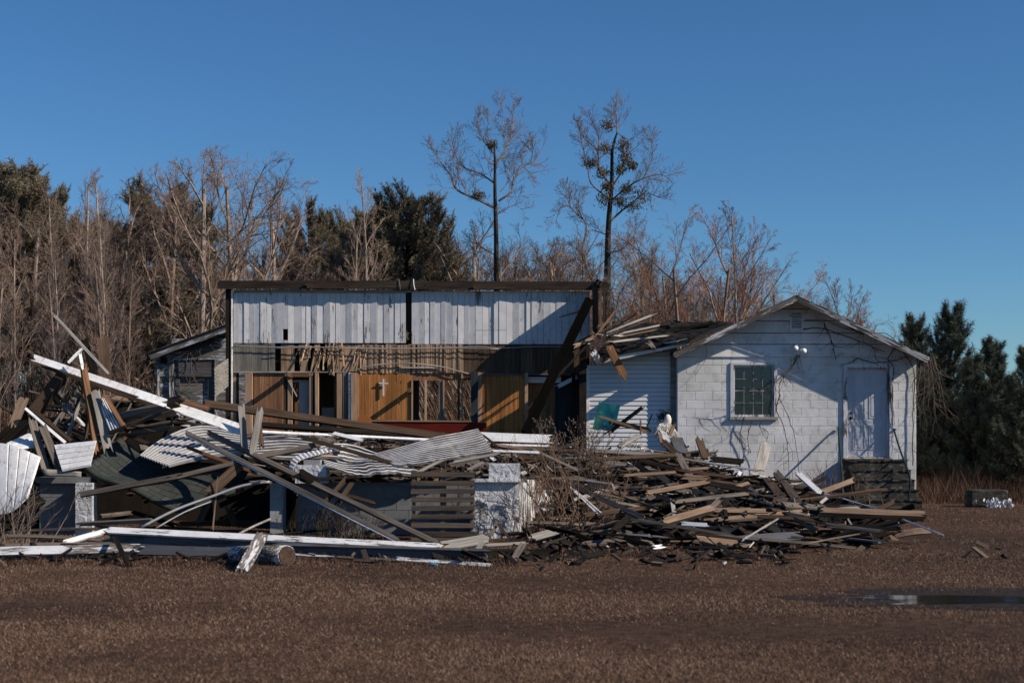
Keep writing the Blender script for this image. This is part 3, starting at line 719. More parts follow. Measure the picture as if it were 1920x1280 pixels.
# ================================================================ CHURCH WALL
CY = 34.0
church = tag(empty('church_wall', (X_(770, CY), CY, 0)), 'standing end wall of the collapsed wooden church, white planks above bare orange panelling', 'wall')
r = random.Random(21)
def planks(px0, px1, py0, py1, wpx, mat, name, dep=.02, jit=.012, tilt=5, gaps=(), yb=CY, slant=0, jag=0., skip=0.):
    m_ = MB(); x = px0
    while x < px1 - 1:
        w_ = min(wpx * r.uniform(.8, 1.25), px1 - x); tt = r.random()
        if r.random() >= skip:
            segs = [(py0, py1)]
            for (ga, gb, gt, gbm) in gaps:
                if x + w_ / 2 > ga and x + w_ / 2 < gb: segs = [(py0, gt), (gbm, py1)]
            off = r.uniform(0, jit); tl = R(r.uniform(-tilt, tilt)); sl_ = R(r.uniform(-slant, slant))
            for (s0, s1) in segs:
                s0 += r.uniform(-jag, jag); s1 += r.uniform(-jag, jag)
                xa, xb = X_(x, CY), X_(x + w_, CY)
                m_.box(((xa + xb) / 2, yb - .012 - off, (Z_(s0, CY) + Z_(s1, CY)) / 2), (xb - xa - .005, .022, abs(Z_(s0, CY) - Z_(s1, CY))), Matrix.Rotation(tl, 3, 'Z') @ Matrix.Rotation(sl_, 3, 'Y'), tt)
        x += w_
    return m_.build(name, M[mat], church)
planks(438, 761, 548, 643, 10.5, 'wallplank', 'plank_wall', tilt=9, jit=.03, gaps=[(531, 543, 617, 638)])
planks(772, 1106, 546, 645, 11, 'wallplank', 'plank_wall', tilt=8, jit=.03, gaps=[(886, 955, 619, 619.6)])
planks(437, 516, 643, 696, 16, 'greyv', 'plank_band', tilt=3)
planks(516, 680, 645, 697, 12, 'lathv', 'plank_band', tilt=5, yb=CY + .02, skip=.25)
planks(680, 870, 646, 699, 3.4, 'lathv', 'lath_band', tilt=6, jit=.03, slant=1, jag=1)
planks(870, 1090, 645, 701, 12, 'dstud', 'plank_band', tilt=6)
m_ = MB()
for k in range(30):      # broken laths hanging askew
    x = r.uniform(548, 690) ; l = r.uniform(26, 52); s_ = r.uniform(-.1, .42)
    y0_ = r.uniform(641, 658); p, q = P(x + s_ * l / 2, y0_, CY - .05), P(x - s_ * l / 2, min(y0_ + l, 704), CY - r.uniform(.04, .14))
    d, u, n_ = frame_of(p, q, r.uniform(-20, 40)); m_.box((p + q) / 2, ((q - p).length, r.uniform(.02, .045), .008), Matrix((d, u, n_)).transposed(), r.random())
m_.build('broken_lath', M['lathv'], church)
# dark backing so that the planks do not let the wood behind through
MB().ext(X_(437, CY), X_(1106, CY), CY + .16, CY + .2, Z_(690, CY), Z_(546, CY)).build('backing', M['darkv'], church)
MB().ext(X_(437, CY), X_(768, CY), CY + 2.6, CY + 2.65, .8, Z_(650, CY)).build('rear_wall', M['dstud'], church)
MB().ext(X_(892, CY), X_(1100, CY), CY + 1.6, CY + 1.65, .8, Z_(650, CY)).build('rear_wall', M['dstud'], church)
MB().ext(X_(769, CY), X_(771, CY) + .02, CY + .05, CY + 2.6, .8, Z_(690, CY)).build('partition', M['dstud'], church)
MB().ext(X_(437, CY), X_(1100, CY), CY + .02, CY + 2.6, 3.35, 3.4).build('ceiling', M['darkv'], church)
# beam on top, trim
board('top_beam', P(409, 534, CY - .12), P(800, 534, CY - .12), .2, .22, 'beamtop', roll=0, parent=church, jag=.03)
board('top_beam', P(798, 535, CY - .10), P(1141, 536, CY - .10), .21, .2, 'beamtop', roll=0, parent=church, jag=.03)
board('ledge_board', P(575, 536, CY - .25), P(651, 536, CY - .25), .11, .03, 'brown', roll=0, parent=church)
board('ledge_board', P(888, 538, CY - .24), P(966, 538, CY - .24), .10, .03, 'brown', roll=0, parent=church)
board('white_trim', P(437, 545.5, CY - .08), P(769, 546.5, CY - .08), .055, .06, 'lgrey', roll=10, parent=church)
board('corner_post', P(428, 540, CY - .02), P(428, 830, CY - .02), .12, .12, 'dark', roll=0, parent=church)
board('corner_trim', P(435, 541, CY - .08), P(435, 770, CY - .08), .035, .03, 'whitemetal', roll=0, parent=church, jag=0)
board('lower_trim', P(437, 697.5, CY - .05), P(590, 697.5, CY - .05), .03, .05, 'lgrey', roll=10, parent=church)
board('lower_trim', P(590, 697.5, CY - .05), P(657, 697.5, CY - .05), .025, .04, 'lgrey', roll=10, parent=church)
board('lower_trim', P(885, 702, CY - .05), P(1080, 702, CY - .05), .03, .04, 'dkpaint', roll=10, parent=church)
m_ = MB(); pts = strands([P(x, y, CY - .10) for x, y in ((656, 697), (672, 692), (700, 685), (730, 682), (765, 681), (800, 684), (830, 688), (860, 696), (884, 702))], 4)
m_.tube(pts, .016, 5); m_.build('arch_trim', M['lgrey'], church, True)
m_ = MB(); m_.tube(strands([P(x, y, CY - .11) for x, y in ((437, 649), (520, 651), (560, 650), (640, 652), (760, 653), (830, 652), (900, 650), (935, 653), (1000, 650), (1062, 650))], 4), .014, 4)
m_.tube(strands([P(x, y, CY - .16) for x, y in ((515, 653), (600, 651), (700, 654), (840, 653), (935, 654))], 4), .011, 4); m_.build('conduit', M['steel'], church, True)
board('hanging_wire', P(748, 524, CY - .25), P(751, 543, CY - .25), .012, .01, 'lgrey', roll=0, parent=church)
MB().tube(strands([P(775, 523, CY - .26), P(776, 535, CY - .27), P(778, 543, CY - .26)], 4), .011, 4).build('hanging_wire', M['whitemetal'], church)
# lower storey: panels, studs, door leaves
planks(476, 532, 697, 830, 9, 'dull_panel', 'panelling', tilt=1.5, jit=.004)
planks(673, 769, 686, 830, 8.2, 'pine_panel', 'panelling', tilt=1.5, jit=.004)
planks(904, 985, 703, 830, 8.5, 'pine_panel', 'panelling', tilt=1.5, jit=.004)
planks(990, 1042, 718, 830, 9, 'dull_panel', 'panelling', tilt=1.5, jit=.004, yb=CY + .25)
planks(541, 563, 717, 830, 9, 'dull_panel', 'panelling', tilt=1, jit=.003, yb=CY + .3)
planks(754, 820, 688, 713, 11, 'dull_panel', 'opening_header', tilt=2, jit=.004, yb=CY + .02); planks(820, 884, 690, 713, 11, 'dull_panel', 'opening_header', tilt=2, jit=.004, yb=CY + .03)
planks(1043, 1087, 704, 830, 44, 'bluepost', 'grey_sheet', tilt=0, jit=0, yb=CY + .3)
STU = [(440, 5, 'stud', 0), (445.5, 3, 'bluepost', 0), (468, 13, 'stud', .12), (472, 5, 'stud', .06), (535, 5, 'dstud', 0), (544, 8, 'stud', .02), (584, 6, 'stud', .06), (590, 3, 'dstud', 0), (595, 6, 'stud', .1),
       (629, 5, 'dstud', 0), (637, 9, 'stud', .08), (649, 11, 'greyv', .05), (657, 4, 'white', .1), (664, 9, 'stud', .12), (671, 4, 'stud', .05), (772.5, 3, 'stud', .04), (798, 3.4, 'stud', .04), (827, 8, 'greyv', .02), (832, 2.5, 'stud', .05),
       (860, 4, 'dstud', .04), (866.5, 2.5, 'stud', .08), (890, 13, 'bluepost', .25), (900, 7, 'stud', .06), (987, 6, 'stud', .06), (1093, 14, 'darkv', .3), (1075, 6, 'darkv', .1)]
for (x, w_, mt, o_) in STU:
    y0_ = 713 if 771 < x < 870 else 698
    if x == 1093: y0_ = 645
    if x == 866.5: y0_ = 697
    xx = X_(x, CY); dd = .09 + o_ * .3
    MB().ext(xx - w_ * .0064, xx + w_ * .0064, CY - .02 - o_, CY - .02 - o_ + dd, .8, Z_(y0_ + r.uniform(-1, 2), CY), r.random()).build('stud', M[mt], church)
board('door_head', P(541, 702, CY - .05), P(586, 703, CY - .05), .09, .05, 'orange', roll=0, parent=church)
MB().ext(X_(560, CY), X_(580.5, CY), CY + .05, CY + .09, .8, Z_(714, CY)).build('door_leaf', M['concrete'], church)
MB().ext(X_(541, CY), X_(581, CY), CY + .04, CY + .08, Z_(716, CY), Z_(712, CY)).build('door_rail', M['lgrey'], church)
board('door_stop', P(539, 710, CY - .06), P(557, 743, CY - .06), .03, .02, 'lgrey', roll=0, parent=church)
board('header_trim', P(754, 689, CY - .08), P(818, 689, CY - .08), .02, .03, 'whitemetal', roll=0, parent=church)
MB().ext(X_(989, CY), X_(1052, CY), CY + .1, CY + .2, Z_(717, CY), Z_(706, CY)).build('soffit_piece', M['vinyl'], church)
board('pale_diagonal', P(1047, 724, CY - .05), P(1082, 706, CY - .05), .09, .03, 'vinyl', roll=0, parent=church)  # pale diagonal board across the top of the grey sheet
MB().ext(X_(598, CY), X_(627, CY), CY + .5, CY + .55, .8, Z_(763, CY)).build('leaning_panel', M['concrete'], church)
MB().ext(X_(761, CY), X_(773, CY), CY + .05, CY + .15, Z_(638, CY), Z_(548, CY)).build('gap_backing', M['darkv'], church)
m_ = MB()
for k in range(90):
    c_ = P(r.uniform(750, 763), r.uniform(624, 637), CY - .03); a = r.uniform(0, 3.14); d = Vector((math.cos(a), r.uniform(-.4, .4), math.sin(a))) * .07
    m_.tube([c_ - d, c_ + d], .004, 3, r.random())
o = m_.build('bird_nest', M['hay'], None, origin=P(757, 637, CY - .03)); tag(o, 'small round twig nest in the slot at the lower corner of the white planks', 'nest')
# stub of the side wall, seen edge on, which shades the right of the planks
board('end_post', P(1115, 532, CY - .95), P(1116, 624, CY - .95), .12, .12, 'brown', roll=0, parent=church)
board('end_post', P(1126, 540, CY - .75), P(1126, 618, CY - .75), .06, .06, 'tan', roll=0, parent=church)
board('end_post', P(1133, 545, CY - .5), P(1132, 600, CY - .5), .05, .05, 'brown', roll=0, parent=church)
xx = X_(1106, CY) + .12
m_ = MB()
for k in range(7):
    z0 = 4.0 + k * .16; m_.ext(xx, xx + .025, CY - 1.05, CY - .02, z0, z0 + .157, r.random())
m_.build('side_boards', M['darkv'], church)
board('side_plate', (xx + .02, CY - 1.1, 5.15), (xx + .02, CY, 5.15), .16, .12, 'beamtop', roll=0, parent=church)
# cross
def ext_obj(name, boxes, mat, label, cat, org, **k):
    m_ = MB()
    for b in boxes: m_.ext(*b)
    return tag(m_.build(name, M[mat], None, origin=org), label, cat, **k)
cp = P(719, 727, CY - .08)
cr = ext_obj('cross', [(cp.x - .018, cp.x + .018, cp.y - .015, cp.y + .012, Z_(742, CY), Z_(710, CY))], 'vinyl', 'small white cross hanging on the orange pine panelling', 'cross', cp)
MB().box((cp.x, cp.y - .004, Z_(718.5, CY)), (.23, .024, .03), Matrix.Rotation(R(2), 3, 'Y')).build('crossbar', M['vinyl'], cr)
# pew
py_ = CY - 1.3
pew = tag(empty('church_pew', P(800, 850, py_)), 'long dark red church pew with a rounded wooden end below the cross', 'pew')
board('backrest', P(692, 800, py_), P(912, 806, py_), .34, .04, 'brown', roll=-8, parent=pew, jag=0).data.materials[0] = M['pewred']
board('top_rail', P(690, 789.5, py_ - .03), P(885, 790.5, py_ - .03), .035, .05, 'tan', roll=30, parent=pew, jag=0)
for (jx, jy, jl) in ((771, 733, .72), (546, 704, .8)):
    MB().ext(X_(jx, CY) - .035, X_(jx, CY) + .035, CY - jl, CY - .03, Z_(jy, CY) - .05, Z_(jy, CY) + .05).build('added_shadow_stub', M['dstud'], church)  # added stubs, there to cast slanting shadows on the panelling
m_ = MB(); c_ = P(683, 790, py_ - .2); n = 14; poly = [(c_.x + .16 * math.cos(math.pi * k / n), c_.z + .17 * math.sin(math.pi * k / n)) for k in range(n + 1)] + [(c_.x - .16, c_.z - .5), (c_.x + .16, c_.z - .5)]
m_.prism(poly, c_.y - .03, c_.y + .03); m_.build('pew_end', M['pewwood'], pew)

# left shed, in the shade behind the church wall
SY = 38.0
shed = tag(empty('old_shed', (X_(360, SY), SY, 0)), 'peeling blue white shed behind the left end of the church wall', 'shed')
m_ = MB()
def stop_(px): return 668 - (px - 282) * (668 - 613) / 150
for k in range(30):
    z0 = k * .15
    for (a, b) in ((295, 322), (322, 408), (408, 470)):
        xa, xb = X_(a, SY), X_(b, SY)
        if 322 <= a < 408 and Z_(730, SY) - 10 < z0 < Z_(674, SY): continue
        lim = Z_(stop_((a + b) / 2), SY)
        if z0 < lim: m_.ext(xa, xb, SY - .02 * (k % 2) * .5, SY + .02, z0, z0 + .148, random.Random(k).random())
m_.build('lap_wall', M['shedpaint'], shed)
m_ = MB().prism([(X_(290, SY), 3.2), (X_(470, SY), 3.2), (X_(470, SY), Z_(stop_(470), SY)), (X_(290, SY), Z_(stop_(290), SY))], SY - .03, SY - .022); m_.build('gable', M['shedpaint'], shed)
board('rake_board', P(280, 667, SY - .4), P(470, 598, SY - .4), .2, .03, 'shedpaint', roll=0, parent=shed)
board('roof_edge', P(280, 662, SY - .42), P(470, 593, SY - .42), .06, .05, 'tar', roll=0, parent=shed)
m_ = MB(); a, b = P(281, 664, SY - .4), P(470, 595, SY - .4); vs = [a, b, b + Vector((0, 5, 0)), a + Vector((0, 5, 0))]; m_.add(vs + [v + Vector((0, 0, .05)) for v in vs], [(3, 2, 1, 0), (4, 5, 6, 7), (0, 1, 5, 4)]); m_.build('roof', M['tar'], shed)
MB().ext(X_(324, SY), X_(406, SY), SY - .045, SY - .032, Z_(706, SY), Z_(674, SY)).build('boarded_sheet', M['dkpaint'], shed)
MB().ext(X_(336, SY), X_(390, SY), SY + .05, SY + .09, .9, Z_(706, SY)).build('door', M['shedpaint'], shed)
MB().ext(X_(322, SY), X_(408, SY), SY + .6, SY + .65, 0, Z_(670, SY)).build('dark_room', M['near_black'], shed)
for x0, x1 in ((322, 337), (390, 408)): MB().ext(X_(x0, SY), X_(x1, SY), SY - .01, SY + .04, 0, Z_(706, SY)).build('door_jamb', M['dkpaint'], shed)
for x_ in (297, 320, 324, 405): board('trim', P(x_, 670, SY - .06), P(x_, 830, SY - .06), .07, .03, 'shedpaint', roll=0, parent=shed)
board('head_trim', P(322, 673, SY - .07), P(408, 671, SY - .07), .06, .03, 'shedpaint', roll=0, parent=shed)
MB().ext(X_(303, SY), X_(314, SY), SY - .035, SY - .031, Z_(682, SY), Z_(670, SY)).build('vent_hole', M['near_black'], shed)
vine('climbing_vine', [[(392, 640, SY - .2), (370, 650, SY - .2), (352, 665, SY - .2), (345, 700, SY - .2)], [(425, 628, SY - .2), (390, 642, SY - .2), (340, 655, SY - .2), (300, 668, SY - .2)], [(356, 655, SY - .2), (358, 690, SY - .2), (355, 720, SY - .2)]], 'vine', .02, 'dark vine growing across the gable of the peeling shed', seed=31, nsub=7, sublen=.5)
pn = sheet('shutter', [P(401, 690, 33.6), P(427, 672, 33.9)], [P(402, 745, 33.6), P(427, 723, 33.9)], 'lgrey', nu=2, corr=('v', 8, .012), thick=.03, label='slanted panel of grey planks hanging beside the left church post', cat='panel')

# ================================================================ FOUNDATION
def fwall(name, x0, x1, ytop, Y, zb, mat, label, depth=.2, cat='wall', blocks=True):
    e = empty(name, (X_((x0 + x1) / 2, Y), Y, 0)); tag(e, label, cat)
    m_ = MB(); X0, X1, zt_ = X_(x0, Y), X_(x1, Y), Z_(ytop, Y)
    m_.ext(X0, X1, Y + .008, Y + depth, zb, zt_)
    if blocks:
        k = 0; z = zb; rr_ = random.Random(int(x0))
        while z < zt_ - .02:
            x = X0 - (.2 if k % 2 else 0)
            while x < X1 - .01:
                a, b = max(x, X0), min(x + .4, X1); x += .4
                if b - a > .02: m_.ext(a + .004, b - .004, Y - rr_.uniform(0, .006), Y + .01, z + .004, min(z + .196, zt_ - .002), rr_.random())
            z += .2; k += 1
    m_.build('block_face', M[mat], e); return e
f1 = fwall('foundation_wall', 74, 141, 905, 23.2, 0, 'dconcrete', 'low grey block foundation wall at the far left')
MB().ext(X_(72, 23.2), X_(174, 23.2), 23.1, 23.45, Z_(905, 23.2), Z_(894, 23.2)).build('cap_stone', M['dconcrete'], f1)
f2 = fwall('block_pier', 141, 173, 905, 22.95, 0, 'stucco', 'chipped block pier with white right face at the end of the left foundation wall', depth=.25, cat='pier')
f3 = fwall('block_pier', 506, 531, 905, 22.9, 0, 'concrete', 'narrow grey block pier standing alone beside the dark hollow', depth=.3, cat='pier')
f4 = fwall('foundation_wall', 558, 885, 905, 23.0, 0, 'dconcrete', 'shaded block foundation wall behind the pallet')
MB().ext(X_(556, 22.8), X_(614, 22.8), 22.65, 23.05, Z_(905, 22.8), Z_(871, 22.8)).build('pier_top', M['stucco'], f4)
MB().ext(X_(571, 22.8), X_(602, 22.8), 22.7, 22.95, Z_(871, 22.8) + .002, Z_(862, 22.8)).build('loose_brick', M['concrete'], f4)
f5 = tag(empty('stucco_wall', (X_(930, 22.3), 22.3, 0)), 'cracked whitewashed wall corner with rough stucco right of the pallet', 'wall')
nx, nz = 60, 60; X0, X1, ZT = X_(886, 22.3), X_(973, 22.3), Z_(903, 22.3)
m_ = MB(); vs = []
for i in range(nx + 1):
    for j in range(nz + 1):
        x, z = X0 + (X1 - X0) * i / nx, ZT * j / nz
        lump = .05 * max(0, .3 + mnoise.noise(Vector((x * 4, 0, z * 4))) + .4 * mnoise.noise(Vector((x * 11, 3, z * 11))))
        k = 1 if z < .58 + .05 * math.sin(x * 7) else 0
        vs.append((x, 22.3 - lump * k - .02 * k, z))
fs = [(i * (nz + 1) + j, (i + 1) * (nz + 1) + j, (i + 1) * (nz + 1) + j + 1, i * (nz + 1) + j + 1) for i in range(nx) for j in range(nz)]
m_.add(vs, fs); m_.build('stucco_face', M['stucco'], f5, True)
MB().ext(X0, X1 + .01, 22.31, 22.6, 0, ZT - .002).build('core', M['concrete'], f5)
MB().ext(X_(884, 22.25), X1 + .03, 22.22, 22.5, ZT + .001, ZT + .05).ext(X_(917, 22.3), X1 + .02, 22.24, 22.6, ZT + .05, Z_(869, 22.3)).build('pier_top', M['stucco'], f5)
e1, e2 = Vector((X1, 22.3, 0)), Vector((X_(1062, 25.5), 25.5, 0)); m_ = MB(); n = 14
for k in range(n):
    a, b = e1.lerp(e2, k / n), e1.lerp(e2, (k + 1) / n); zt_ = (ZT if k < 6 else ZT - .18 if k < 11 else ZT - .3) + r.uniform(-.03, .03)
    nn_ = Vector((-(b - a).y, (b - a).x, 0)).normalized() * -.25; nn_ = Vector((-abs(nn_.x), abs(nn_.y), 0))
    o_ = nn_ * r.uniform(-.06, .0)
    vs = [a + o_, b + o_, b + nn_, a + nn_]; m_.add([v + Vector((0, 0, 0)) for v in vs] + [v + Vector((0, 0, zt_)) for v in vs], [(0, 1, 5, 4), (1, 2, 6, 5), (2, 3, 7, 6), (3, 0, 4, 7), (4, 5, 6, 7)], r.random())
m_.build('peeling_face', M['peelwall'], f5)
GC = 22.2
vine('creeper_root', [[(895 + a, 1010, GC), (900 + a, 975, GC), (893 + a + b, 950, GC), (900 + a, 915, GC)] for a, b in ((0, 6), (22, -8), (45, 9), (66, 2))], 'vine', .008, 'dead creeper stems spread over the stucco wall corner', seed=41, nsub=14, sublen=.35)
# pallet
pal = tag(empty('wooden_pallet', P(830, 1012, 21.9)), 'grey wooden pallet standing upright against the foundation wall', 'pallet')
PT = 21.85
for k in range(9):
    y_ = 889 + k * 15.9
    if k == 8: y_ = 1012
    board('slat', P(771, y_ + r.uniform(-1, 1), PT), P(890, y_ + r.uniform(-1, 1), PT), .074, .02, 'palletwood', roll=0, parent=pal, jag=.008)
for x in (776, 831, 885): board('stringer', P(x, 882, PT + .06), P(x, 1014, PT + .06), .05 if x != 831 else .09, .09, 'grey', roll=0, parent=pal, jag=.005)

# ================================================================ HAND PLACED DEBRIS
def B(x1, y1, Y1, x2, y2, Y2, wpx, mt, label, roll=25, th=None, name='board', cat='board', bow=0., jag=.03, group=None):
    Ym = (Y1 + Y2) / 2; wd = wpx * Ym / F
    if th is None: th = min(.045, max(.012, wd * .4))
    return board(name, P(x1, y1, Y1), P(x2, y2, Y2), wd, th, M_key(mt), label, cat, group, roll, bow, jag)
def M_key(k): return k
LH = [ # left heap
 (100, 590, 26, 204, 702, 25, 6, 'lgrey', 'long thin grey pole sticking up highest out of the left heap', 30),
 (193, 634, 26.5, 200, 720, 26, 21, 'brown', 'wide dark brown plank standing upright behind the white roof edge', 0, .05),
 (158, 637, 26.8, 178, 705, 26, 13, 'dark', 'narrow dark plank leaning left of the upright brown plank', 0, .04),
 (66, 672, 24.5, 446, 800, 23.6, 15, 'whitemetal', 'long white metal roof edge sloping across the left heap', 35, .03),
 (66, 668, 24.6, 440, 792, 23.7, 3, 'rust', 'thin rusty strip along the upper edge of the long white roof edge', 0, .03),
 (84, 686, 24.6, 318, 770, 24.2, 9, 'brown', 'brown splintered underside board beneath the long white roof edge', 5, .05),
 (262, 744, 23.6, 352, 775, 23.5, 9, 'whitemetal', 'short white metal strip below the middle of the roof edge', 40, .02),
 (318, 762, 23.6, 455, 812, 23.2, 14, 'whitemetal', 'broad white metal strip at the lower end of the roof edge', 40, .02),
 (128, 680, 24.8, 153, 654, 25, 5, 'white', 'short white stick crossing behind the thin grey pole', 30),
 (150, 664, 24.2, 160, 716, 24, 6, 'whitemetal', 'narrow white splinter pointing up in front of the roof edge', 20),
 (157, 692, 24.1, 182, 850, 23.6, 11, 'orange', 'rotten orange brown post standing in the left heap', 20, .09),
 (178, 732, 23.9, 202, 842, 23.6, 17, 'lgrey', 'wide pale board leaning beside the rotten orange post', 15, .03),
 (119, 702, 24.6, 62, 775, 24.3, 20, 'brown', 'thick splintered brown beam end facing up left of the post', 30, .14),
 (46, 745, 24, 25, 796, 23.8, 18, 'tan', 'pale tan board end at the far left of the heap', 25, .03),
 (48, 766, 23.6, 122, 830, 23.2, 6, 'white', 'thin white edged board crossing the left heap diagonally', 35),
 (64, 770, 23.7, 134, 828, 23.4, 8, 'brown', 'round edged brown rail parallel to the white edged board', 20, .06),
 (60, 788, 23.2, 86, 882, 22.8, 15, 'grey', 'left one of two grey boards leaning on the white siding piece', 20, .03),
 (80, 800, 23.1, 112, 882, 22.75, 15, 'grey', 'right one of two grey boards leaning on the white siding piece', 20, .03),
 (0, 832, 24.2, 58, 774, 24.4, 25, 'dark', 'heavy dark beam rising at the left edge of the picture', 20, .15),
 (225, 782, 23.8, 328, 756, 23.6, 14, 'grey', 'ribbed grey beam pointing at the white roof edge', 30, .09),
 (238, 798, 23.7, 326, 766, 23.5, 8, 'grey', 'thin grey board under the ribbed beam', 30),
 (318, 756, 23.4, 337, 752, 23.3, 17, 'brown', 'sawn brown beam end block on top of the white roof edge', 30, .12),
 (245, 812, 24.2, 325, 800, 24.1, 10, 'grey', 'grey board half buried in shade below the ribbed beam', 20),
 (228, 810, 24.4, 302, 842, 23.6, 8, 'brown', 'brown board running down toward the white corrugated sheet', 20),
 (150, 800, 24.4, 190, 720, 24.8, 10, 'dark', 'dark splintered stud behind the rotten orange post', 20),
 (120, 760, 24.5, 158, 800, 24.2, 9, 'whitep', 'peeling white slat in the dark gap of the left heap', 30),
 (100, 800, 24.3, 150, 735, 24.6, 8, 'grey', 'grey slat leaning right in the middle of the left heap', 30),
 (125, 820, 24, 148, 760, 24.2, 7, 'lgrey', 'pale slat leaning right behind the two grey boards', 30),
 (205, 812, 23.6, 236, 800, 23.5, 8, 'brown', 'brown frame board under the ribbed metal scrap', 20),
 (198, 742, 23.8, 232, 800, 23.6, 8, 'orange', 'orange frame board beside the ribbed metal scrap', 20),
 (160, 835, 24, 165, 770, 24.1, 6, 'brown', 'short brown stud standing left of the rotten orange post', 20),
 (340, 752, 24, 392, 766, 23.8, 9, 'orange', 'orange brown board end beyond the white roof edge', 20),
 (384, 757, 24.6, 856, 822, 25.6, 13, 'brown', 'very long grey brown beam lying across the middle of the wreck', 15, .12),
 (485, 796, 24.6, 905, 826, 25.8, 10, 'dark', 'long dark gutter board just under the very long beam', 35, .06),
 (486, 809, 24, 905, 829, 24.8, 6, 'whitemetal', 'long white drip edge below the dark gutter board', 50, .02),
 (452, 762, 23.3, 459, 842, 23, 12, 'lgrey', 'upright pale stud standing left in the pair in the middle', 10, .05),
 (487, 772, 23.1, 472, 852, 22.9, 13, 'lgrey', 'leaning pale stud resting against the upright stud in the middle', 10, .05),
 (484, 780, 23.4, 491, 838, 23.2, 9, 'brown', 'short dark stud behind the leaning pale stud', 10, .05),
 (392, 812, 23.5, 818, 1018, 20.8, 9, 'grey', 'long grey rafter sliding down from the wreck to the front beam', 25, .07),
 (350, 812, 23.2, 746, 1012, 20.9, 8, 'grey', 'second long grey rafter below the first and parallel to it', 25, .06),
 (352, 817, 23.15, 746, 1017, 20.85, 2.5, 'whitemetal', 'thin white strip along the lower of the two long rafters', 25, .02),
 (350, 838, 23.1, 478, 886, 22.8, 6, 'rust', 'dark red strip lying under the start of the long rafters', 20),
 (305, 873, 23.0, 386, 838, 23.4, 11, 'whitemetal', 'white ridge flashing lying on the left corrugated sheet', 45, .02),
 (152, 927, 22.6, 335, 893, 22.4, 10, 'grey', 'grey timber lying across the torn shingle roof', 20, .07),
 (325, 896, 22.4, 440, 868, 22.6, 9, 'grey', 'second grey timber continuing over the shingle roof to the right', 20, .06),
 (392, 924, 22.3, 452, 870, 22.6, 20, 'brown', 'wide brown board tipped up right of the shingle roof', 15, .03),
 (148, 982, 22.2, 288, 975, 21.6, 9, 'lgrey', 'pale flat board lying in front of the dark hollow', 45),
 (122, 1017, 20.6, 196, 996, 21.2, 11, 'white', 'short peeling white board pointing left at the foot of the pier', 35),
 (20, 978, 22.4, 80, 936, 22.8, 16, 'dark', 'dark weathered beam below the white plank panel', 20, .1),
 (336, 982, 24, 482, 978, 24, 9, 'brown', 'brown board lying inside the dark hollow', 20),
 (428, 950, 24, 440, 985, 23.8, 11, 'brown', 'short brown post standing inside the dark hollow', 10),
 (370, 985, 24, 392, 938, 24.1, 12, 'grey', 'grey board tilted inside the dark hollow', 10),
 (250, 960, 24.5, 330, 985, 24, 8, 'dark', 'dark joist lying low inside the hollow', 10),
 (408, 900, 22.3, 399, 990, 22.2, 3, 'tan', 'thin tan stick standing in front of the dark hollow', 10),
 (590, 898, 22.5, 752, 890, 22.4, 6, 'dark', 'dark flat board lying along the top of the foundation wall', 20),
 (562, 888, 22.3, 598, 908, 22.2, 17, 'dark', 'short dark pipe stub under the white pier top', 20, .12),
 (609, 942, 21.9, 648, 898, 22.1, 8, 'brown', 'left one of two short brown studs nailed across the rafters', 20, .05),
 (634, 943, 21.9, 660, 905, 22.1, 8, 'brown', 'right one of two short brown studs nailed across the rafters', 20, .05),
 (600, 914, 22.3, 702, 943, 21.8, 7, 'brown', 'short brown batten crossing behind the long rafters', 20, .04),
 (563, 818, 23.3, 748, 872, 22.7, 7, 'brown', 'dark brown lath lying over the middle corrugated sheet', 20, .04),
 (476, 858, 22.9, 600, 833, 23.3, 9, 'grey', 'grey timber lying between the middle corrugated sheets', 20, .06),
 (545, 872, 22.8, 628, 848, 23.1, 9, 'orange', 'orange splintered board under the curled white edge', 20),
 (500, 868, 22.8, 545, 888, 22.7, 9, 'dark', 'short dark board left of the curled white edge', 20),
 (625, 812, 24, 682, 826, 23.8, 8, 'whitemetal', 'short white strip above the middle corrugated sheet', 40),
 (850, 866, 22.3, 938, 850, 22.4, 6, 'lgrey', 'pale blue slat beside the right end of the corrugated sheet', 40),
 (876, 882, 22.2, 908, 866, 22.3, 8, 'lgrey', 'short pale slat above the pallet corner', 40),
 (785, 884, 22.2, 830, 862, 22.4, 6, 'lgrey', 'pale slat poking out above the left of the pallet', 40),
 (902, 818, 25, 1034, 823, 25, 17, 'whitemetal', 'smooth white fascia strip beyond the corrugated sheet', 20, .02),
 (905, 833, 24.8, 1030, 836, 24.8, 4, 'whitemetal', 'thin white rail just below the smooth white fascia', 30, .02),
 (914, 832, 24, 985, 843, 23.6, 9, 'tan', 'pale splintered board end right of the corrugated sheet', 30),
 (918, 845, 23.5, 1012, 848, 23.5, 5, 'white', 'white stick on the rubble above the stucco wall corner', 30),
 (905, 815, 24.6, 935, 838, 23.6, 4, 'brown', 'small dark lath across the smooth white fascia', 30),
 (1000, 842, 24.4, 1085, 882, 24, 5, 'lgrey', 'pale bent lath running into the bare brush', 30),
 (975, 856, 24.2, 1060, 862, 24.4, 7, 'brown', 'brown board on the rubble behind the bare brush', 20),
 (960, 838, 26, 1100, 846, 27, 6, 'brown', 'long brown board at the back of the rubble behind the brush', 20),
]
